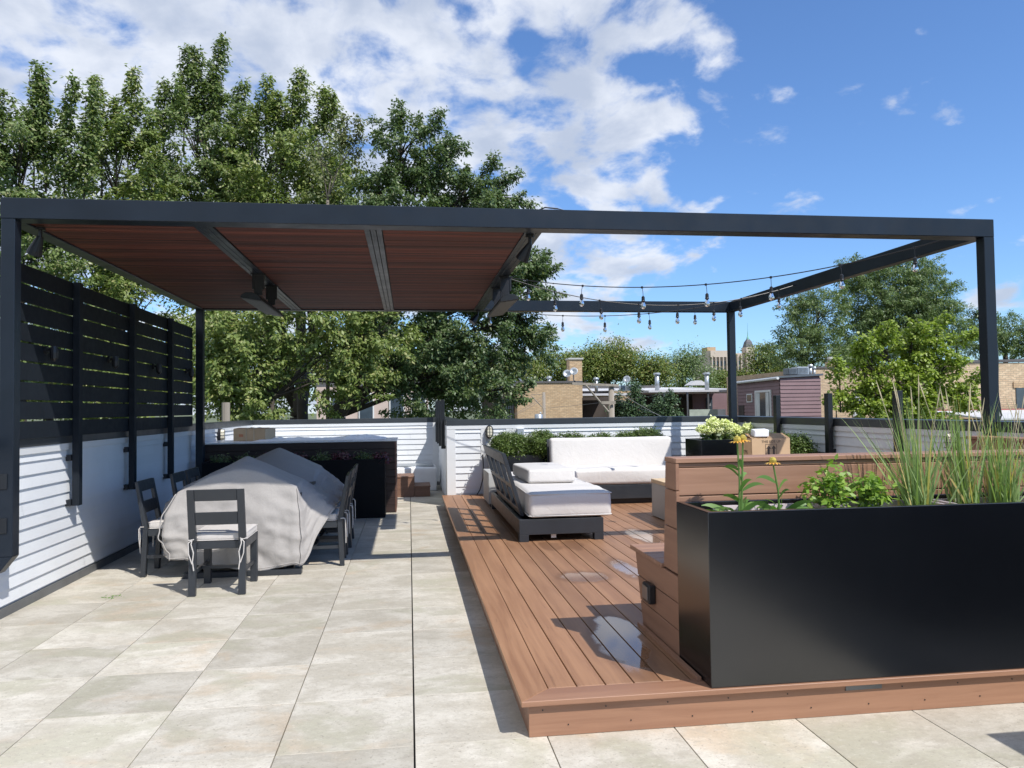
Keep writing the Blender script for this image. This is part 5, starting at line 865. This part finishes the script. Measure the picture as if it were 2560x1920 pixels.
# ------------------------------------------------------------------ neighbouring buildings
def bld(name, label, base): return thing(name, label, 'building', base)
A_ = bld('brick_building', 'tan brick building with tall chimney and satellite dishes', (6.7, 36, -9))
MB().box(5.10, 8.25, 36, 48, -9, 2.70).build('wall', M['brickA'], A_); MB().box(5.05, 8.27, 35.95, 36.25, 2.701, 2.79).build('coping', M['coping'], A_); MB().box(8.08, 8.73, 38, 38.7, 2.0, 3.95).build('chimney', M['brickA'], A_); MB().box(8.02, 8.79, 37.94, 38.76, 3.951, 4.03).build('chimney_cap', M['concrete'], A_)
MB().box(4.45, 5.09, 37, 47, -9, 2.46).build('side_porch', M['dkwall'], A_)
for k in range(4): MB().box(4.7 + .1 * k, 4.73 + .1 * k, 36.94, 36.99, -3, 1.9).build('slat', M['galv'], A_); MB().box(4.4, 5.09, 36.9, 47, 2.461, 2.53).build('porch_roof', M['greym'], A_)
MB().box(5.08, 8.22, 36.3, 47.9, 2.6, 2.72).build('roof', M['roofw'], A_)
def dish(x, y, z, r, label, ax=(-.3, -1, .45), h=.5):
    o = thing('satellite_dish', label, 'dish', (x, y, z - h)); ax = Vector(ax).normalized(); c = Vector((x, y, z)); MB().lathe(c, [(.02, -.05), (r * .5, -.02), (r, .05), (r * .97, .056), (r * .5, -.008), (.015, -.035)], 20, ax).build('reflector', M['galv'], o, smooth=True)
    MB().tube([(x, y + .05, z - h), (x, y + .06, z)], .025, 6).tube([c - Vector((0, 0, r * .8)), c + ax * .35 - Vector((0, 0, .05))], .012, 5).build('mast', M['greym'], o)
dish(7.55, 36.1, 3.14, .20, 'satellite dish left of the brick chimney', h=.45); dish(7.86, 36.0, 3.24, .20, 'satellite dish against the brick chimney', h=.55); dish(5.25, 36.1, 2.86, .1, 'small grey dish at the left corner of the tan brick roof', (1, -.4, .2), .12)
def pipe(x, y, z0, z1, r, label):
    o = thing('vent_pipe', label, 'pipe', (x, y, z0), 'galvanised vent pipes on the roofs'); MB().tube([(x, y, z0), (x, y, z1 - .12)], r, 10).build('flue', M['galv'], o, smooth=True); MB().lathe((x, y, z1 - .12), [(r * 1.2, 0), (r * 1.7, .02), (r * 1.7, .07), (r * 1.3, .12)], 12).build('flue_cap', M['galv'], o)
pipe(7.3, 39.5, 2.7, 3.16, .09, 'short vent pipe left of the dishes on the tan roof'); pipe(9.95, 40, 2.3, 3.1, .09, 'short vent pipe right of the brick chimney'); pipe(14.99, 45, 2.4, 3.56, .13, 'tall vent pipe at the left end of the pale roof'); pipe(18.2, 45.1, 2.4, 3.56, .13, 'tall vent pipe near the gable of the pale roof')
B_ = bld('porch_building', 'low building with pale membrane roof and dark open porches', (15, 47, -9))
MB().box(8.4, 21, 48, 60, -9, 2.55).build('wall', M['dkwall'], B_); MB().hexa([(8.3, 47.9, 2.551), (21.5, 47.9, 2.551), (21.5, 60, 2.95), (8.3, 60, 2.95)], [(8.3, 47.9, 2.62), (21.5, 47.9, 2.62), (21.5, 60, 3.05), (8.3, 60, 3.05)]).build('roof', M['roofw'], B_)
MB().box(14.2, 19.45, 44.2, 47.89, 2.36, 2.47).build('porch_roof', M['roofw'], B_); MB().box(9.1, 12.3, 41, 47.8, 2.15, 2.27).build('porch_roof', M['roofw'], B_)
for x in (15.2, 16.64, 17.95, 19.3): MB().box(x - .05, x + .05, 44.3, 44.4, -1, 2.359).build('porch_post', M['greym'], B_)
MB().box(16.72, 18.5, 44.24, 44.29, .3, 1.30).build('balcony', M['balc'], B_); MB().box(18.501, 19.0, 44.24, 44.29, .3, 1.30).build('balcony', M['trim'], B_); MB().box(18.0, 21.4, 47.0, 47.1, -1, 2.3).build('back_wall', M['mauve'], B_)
dr = MB().box(18.86, 19.27, 46.9, 46.99, .8, 2.03).build('door', M['win'], B_); MB().box(18.95, 19.15, 46.86, 46.895, 1.5, 1.66).build('door_window', M['galv'], dr)
MB().prism([(19.3, 2.96), (19.8, 3.28), (20.2, 3.28), (20.7, 2.96)], 'y', 51, 52).build('gable', M['roofw'], B_); MB().box(11, 18.6, 55, 55.2, 2.9, 3.08).build('parapet', M['coping'], B_)
MB().box(12.6, 14.4, 46.2, 46.6, 1.2, 2.5).build('brick_pier', M['brickA'], B_); MB().box(16.25, 16.7, 46.4, 46.7, 1.3, 2.35).build('brick_pier', M['brickA'], B_)
dish(13.1, 45, 3.18, .22, 'satellite dish standing among the cedars', (-.5, -1, .3), .6)
for k in range(3):
    ac = thing('roof_unit', ['left grey condenser unit by the cedar tops', 'middle grey condenser unit by the cedar tops', 'right grey condenser unit by the cedar tops'][k], 'air conditioner', (12.9 + k * .45, 45.3, 2.5), 'condenser units on the pale roof'); MB().box(12.75 + k * .45, 13.1 + k * .45, 45.2, 45.6, 2.48, 2.82).build('unit_body', M['galv'], ac, bevel=.02); MB().box(12.78 + k * .45, 13.07 + k * .45, 45.185, 45.199, 2.53, 2.78).build('grille', M['greym'], ac)
Cb = bld('mauve_house', 'mauve clapboard house with curtained white window', (15.3, 30, -9))
def lap(mb, p0, p1, nrm, z0, z1, pitch): siding(mb, p0, p1, nrm, z0, z1, pitch, .03, .004)
MB().hexa([(15.30, 30.02, -9), (17.05, 30.02, -9), (17.9, 36, -9), (16.12, 36, -9)], [(15.30, 30.02, 2.66), (17.05, 30.02, 2.74), (17.9, 36, 2.74), (16.12, 36, 2.66)]).build('wall', M['mauve'], Cb)
s_ = MB(); lap(s_, (15.275, 30.0), (17.07, 30.0), (0, -1), -1.2, 2.62, .16); lap(s_, (16.10, 36), (15.275, 30.0), (-.9907, .1362), -1.2, 2.62, .16); s_.build('siding', M['mauve'], Cb)
MB().hexa([(15.2, 29.9, 2.63), (17.15, 29.9, 2.72), (18.0, 36.1, 2.72), (16.0, 36.1, 2.63)], [(15.2, 29.9, 2.71), (17.15, 29.9, 2.80), (18.0, 36.1, 2.80), (16.0, 36.1, 2.71)]).build('roof', M['greym'], Cb)
MB().tube([(15.14, 29.9, 2.62), (15.98, 36.1, 2.62)], .06, 8).build('gutter', M['trim'], Cb)
def onside(y, o): return (15.275 + .1375 * (y - 30) - o, y)
def sidebox(y0, y1, z0, z1, o0, o1): a, b, c, d_ = onside(y0, o1), onside(y0, o0), onside(y1, o0), onside(y1, o1); return MB().hexa([(*a, z0), (*b, z0), (*c, z0), (*d_, z0)], [(*a, z1), (*b, z1), (*c, z1), (*d_, z1)])
wf = sidebox(31.0, 33.15, .6, 2.17, .0, .07).build('window', M['trim'], Cb); sidebox(31.15, 33.0, .6, 2.08, .071, .08).build('pane', M['win'], wf); sidebox(31.2, 31.6, .6, 2.06, .081, .09).build('curtain', M['curtain'], wf); sidebox(32.4, 32.95, .6, 2.06, .081, .09).build('curtain', M['curtain'], wf)
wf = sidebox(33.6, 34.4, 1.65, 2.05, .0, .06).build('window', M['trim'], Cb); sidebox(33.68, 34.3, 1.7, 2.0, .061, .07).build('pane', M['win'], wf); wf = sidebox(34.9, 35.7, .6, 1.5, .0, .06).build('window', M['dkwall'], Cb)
for k, (x, w_, lab) in enumerate(((16.35, .42, 'dark air conditioner on the mauve house roof'), (16.80, .55, 'larger ribbed air conditioner on the mauve house roof'))):
    ac = thing('air_conditioner', lab, 'air conditioner', (x, 31, 2.8)); MB().box(x - w_ / 2, x + w_ / 2, 30.9, 31.4, 2.80, 3.08 + .06 * k).build('unit_body', M['galv' if k else 'greym'], ac, bevel=.02); q = MB(); [q.box(x - w_ / 2 + .03 + j * .06, x - w_ / 2 + .055 + j * .06, 30.885, 30.899, 2.83, 3.04 + .06 * k) for j in range(int(w_ / .06) - 1)]; q.build('grille', M['greym'], ac)
pipe(17.75, 32, 2.7, 3.3, .07, 'wide vent pipe beside the air conditioners'); pipe(18.1, 32.3, 2.7, 3.22, .05, 'thin vent pipe beside the brick wall')
D_ = bld('yellow_brick_building', 'yellow brick building behind the mauve house', (21, 34, -9)); MB().box(19.0, 25, 34, 44, -9, 3.22).build('wall', M['brickC'], D_); MB().box(18.95, 25.05, 33.95, 34.3, 3.221, 3.30).build('coping', M['coping'], D_); MB().box(20.0, 20.35, 34.31, 34.7, 3.0, 3.55).build('chimney', M['brickC'], D_); MB().lathe((20.17, 34.5, 3.55), [(.13, 0), (.13, .12), (.17, .14), (.14, .24)], 12).build('chimney_pot', M['concrete'], D_)
wf = MB().box(20.95, 21.5, 33.93, 33.99, .9, 2.1).build('window', M['trim'], D_); MB().box(21.0, 21.45, 33.91, 33.929, .95, 2.05).build('pane', M['curtain'], wf)
E_ = bld('buff_brick_building', 'buff brick wall with dark window at the right edge of the view', (24, 25, -9)); MB().box(18.9, 30, 25, 27.4, -9, 2.93).build('wall', M['brickC'], E_); MB().hexa([(18.85, 24.95, 2.931), (30, 24.95, 3.06), (30, 25.3, 3.06), (18.85, 25.3, 2.931)], [(18.85, 24.95, 3.02), (30, 24.95, 3.16), (30, 25.3, 3.16), (18.85, 25.3, 3.02)]).build('coping', M['coping'], E_)
wf = MB().box(21.75, 23.2, 24.97, 24.999, .95, 2.02).build('window', M['win'], E_); MB().box(21.65, 23.3, 24.96, 24.999, 2.021, 2.24).build('lintel', M['brickA'], E_); MB().box(21.7, 23.25, 24.9, 24.969, .88, .949).build('sill', M['concrete'], E_)
rc = thing('red_roof_shed', 'pale roofed shed with a red edge below the buff brick wall', 'shed', (19.5, 22, -9)); MB().box(18.2, 23, 22, 24.5, -9, .95).build('wall', M['pale'], rc); MB().hexa([(18.1, 21.9, .951), (23.1, 21.9, .951), (23.1, 24.6, 1.17), (18.1, 24.6, 1.17)], [(18.1, 21.9, 1.0), (23.1, 21.9, 1.0), (23.1, 24.6, 1.23), (18.1, 24.6, 1.23)]).build('roof', M['roofw'], rc); MB().box(18.4, 23, 24.61, 24.66, 1.1, 1.27).build('edge_trim', M['red'], rc)
F_ = bld('art_deco_tower', 'distant limestone tower block with spire above the trees', (175, 400, -9))
MB().box(162.9, 183.5, 400, 425, -9, 30.2).build('wall', M['lime'], F_); MB().box(163.6, 168.5, 404, 412, 30.2, 33.9).build('penthouse', M['brickA'], F_); MB().box(163.4, 174.5, 398.8, 410, 28, 31.6).build('upper_block', M['lime'], F_)
for k in range(9): MB().box(164 + k * 2.1, 164.5 + k * 2.1, 398.6, 399.99, -9, 28.0 if k < 5 else 29.5).build('pilaster', M['lime'], F_)
for k in range(8):
    for z in (14, 19.5, 23.3): MB().box(164.75 + k * 2.1, 165.85 + k * 2.1, 399.6, 399.98, z, z + 2.6).build('window', M['win'], F_)
MB().box(183.6, 188.4, 398, 404, -9, 33.4).build('stair_tower', M['lime'], F_); MB().lathe((186, 401, 33.4), [(3.2, 0), (2.2, 3.0), (.9, 4.6)], 4).build('roof', M['slate'], F_); MB().lathe((186, 401, 37.5), [(.9, 0), (.75, 1.2), (.3, 2.4), (.12, 5), (.06, 9.6)], 8).build('spire', M['verd'], F_)
H_ = bld('pale_building', 'pale rendered building glimpsed between the tree trunks', (-2, 36, -9)); MB().box(-4.2, .9, 36, 44, -9, 2.9).build('wall', M['pale'], H_)
for x in (-3.6, -2.3, -.9, .1): wf = MB().box(x, x + .7, 35.93, 35.99, .9, 2.3).build('window', M['trim'], H_); MB().box(x + .06, x + .64, 35.91, 35.929, .96, 2.24).build('pane', M['win'], wf)
MB().box(-4.3, 1.0, 35.8, 44, 2.901, 3.0).build('roof', M['coping'], H_)
# utility poles
up = thing('utility_pole', 'weathered utility pole with long crossarm in front of the cedars', 'utility pole', (7, 26, -9)); MB().tube([(7.0, 26, -9), (7.0, 26, 2.24)], [.13, .095], 14).build('mast', M['pole'], up, smooth=True)
MB().hexa([(5.58, 25.84, 2.30), (7.22, 25.84, 2.22), (7.22, 25.93, 2.22), (5.58, 25.93, 2.30)], [(5.58, 25.84, 2.39), (7.22, 25.84, 2.30), (7.22, 25.93, 2.30), (5.58, 25.93, 2.39)]).build('crossarm', M['pole'], up); MB().tube([(6.05, 25.82, 2.28), (6.86, 25.88, 1.35)], .035, 6).build('brace', M['pole'], up)
ins = MB(); [ins.lathe((5.68 + k * .36, 25.88, 2.37 - k * .016), [(.012, 0), (.03, .02), (.03, .06), (.015, .08)], 8) for k in range(0)]
for k in range(5): MB().lathe((5.68 + k * .36, 25.88, 2.37 - k * .016), [(.012, 0), (.03, .02), (.03, .06), (.015, .08)], 8).build('insulator', M['black'], up)
MB(); MB().box(6.6, 7.1, 25.82, 25.83, 1.62, 1.72).build('lower_arm', M['pole'], up)
u2 = thing('slim_utility_pole', 'slim wooden pole with transformer in front of the tan brick wall', 'utility pole', (5.85, 33, -9)); MB().tube([(5.86, 33, -9), (5.85, 33, 2.2)], [.09, .065], 10).build('mast', M['pole'], u2, smooth=True); MB().tube([(5.28, 32.9, 2.05), (5.8, 32.95, 1.5)], .02, 5).build('brace', M['pole'], u2)
MB().lathe((5.58, 32.8, .4), [(.17, 0), (.18, .82), (.12, .86)], 14).lathe((5.66, 32.8, 1.25), [(.03, 0), (.04, .05), (.02, .1)], 8).build('transformer', M['galv'], u2, smooth=True)
wr_ = thing('overhead_wires', 'thin overhead wires between the utility poles', 'wire', (6, 30, 1.5)); w_ = MB()
def wire(a, b, s, r=.008): a, b = Vector(a), Vector(b); w_.tube([a.lerp(b, k / 12) - Vector((0, 0, s * 4 * k / 12 * (1 - k / 12))) for k in range(13)], r * .7, 4)
wire((5.85, 32.9, 2.05), (3.2, 30, .9), .1); wire((5.85, 32.9, 1.95), (3.0, 30, .8), .12); wire((5.86, 32.9, 1.5), (9.5, 27, 2.0), .05); wire((7.0, 26, 1.9), (9.4, 27, 1.1), .05); wire((7.0, 26, 2.2), (9.0, 25, .9), .05); wire((5.28, 32.9, 2.1), (5.85, 33, 2.1), 0)
w_.build('cable', M['greym'], wr_)
fpo = thing('old_wooden_post', 'pale weathered wooden post among the shrubs behind the left parapet', 'post', (-3.88, 17, -9)); MB().tube([(-3.88, 17, -9), (-3.87, 17, 1.72)], .085, 10).build('mast', M['pole'], fpo)
for o in bpy.data.objects:
    if '_b' in o: del o['_b']
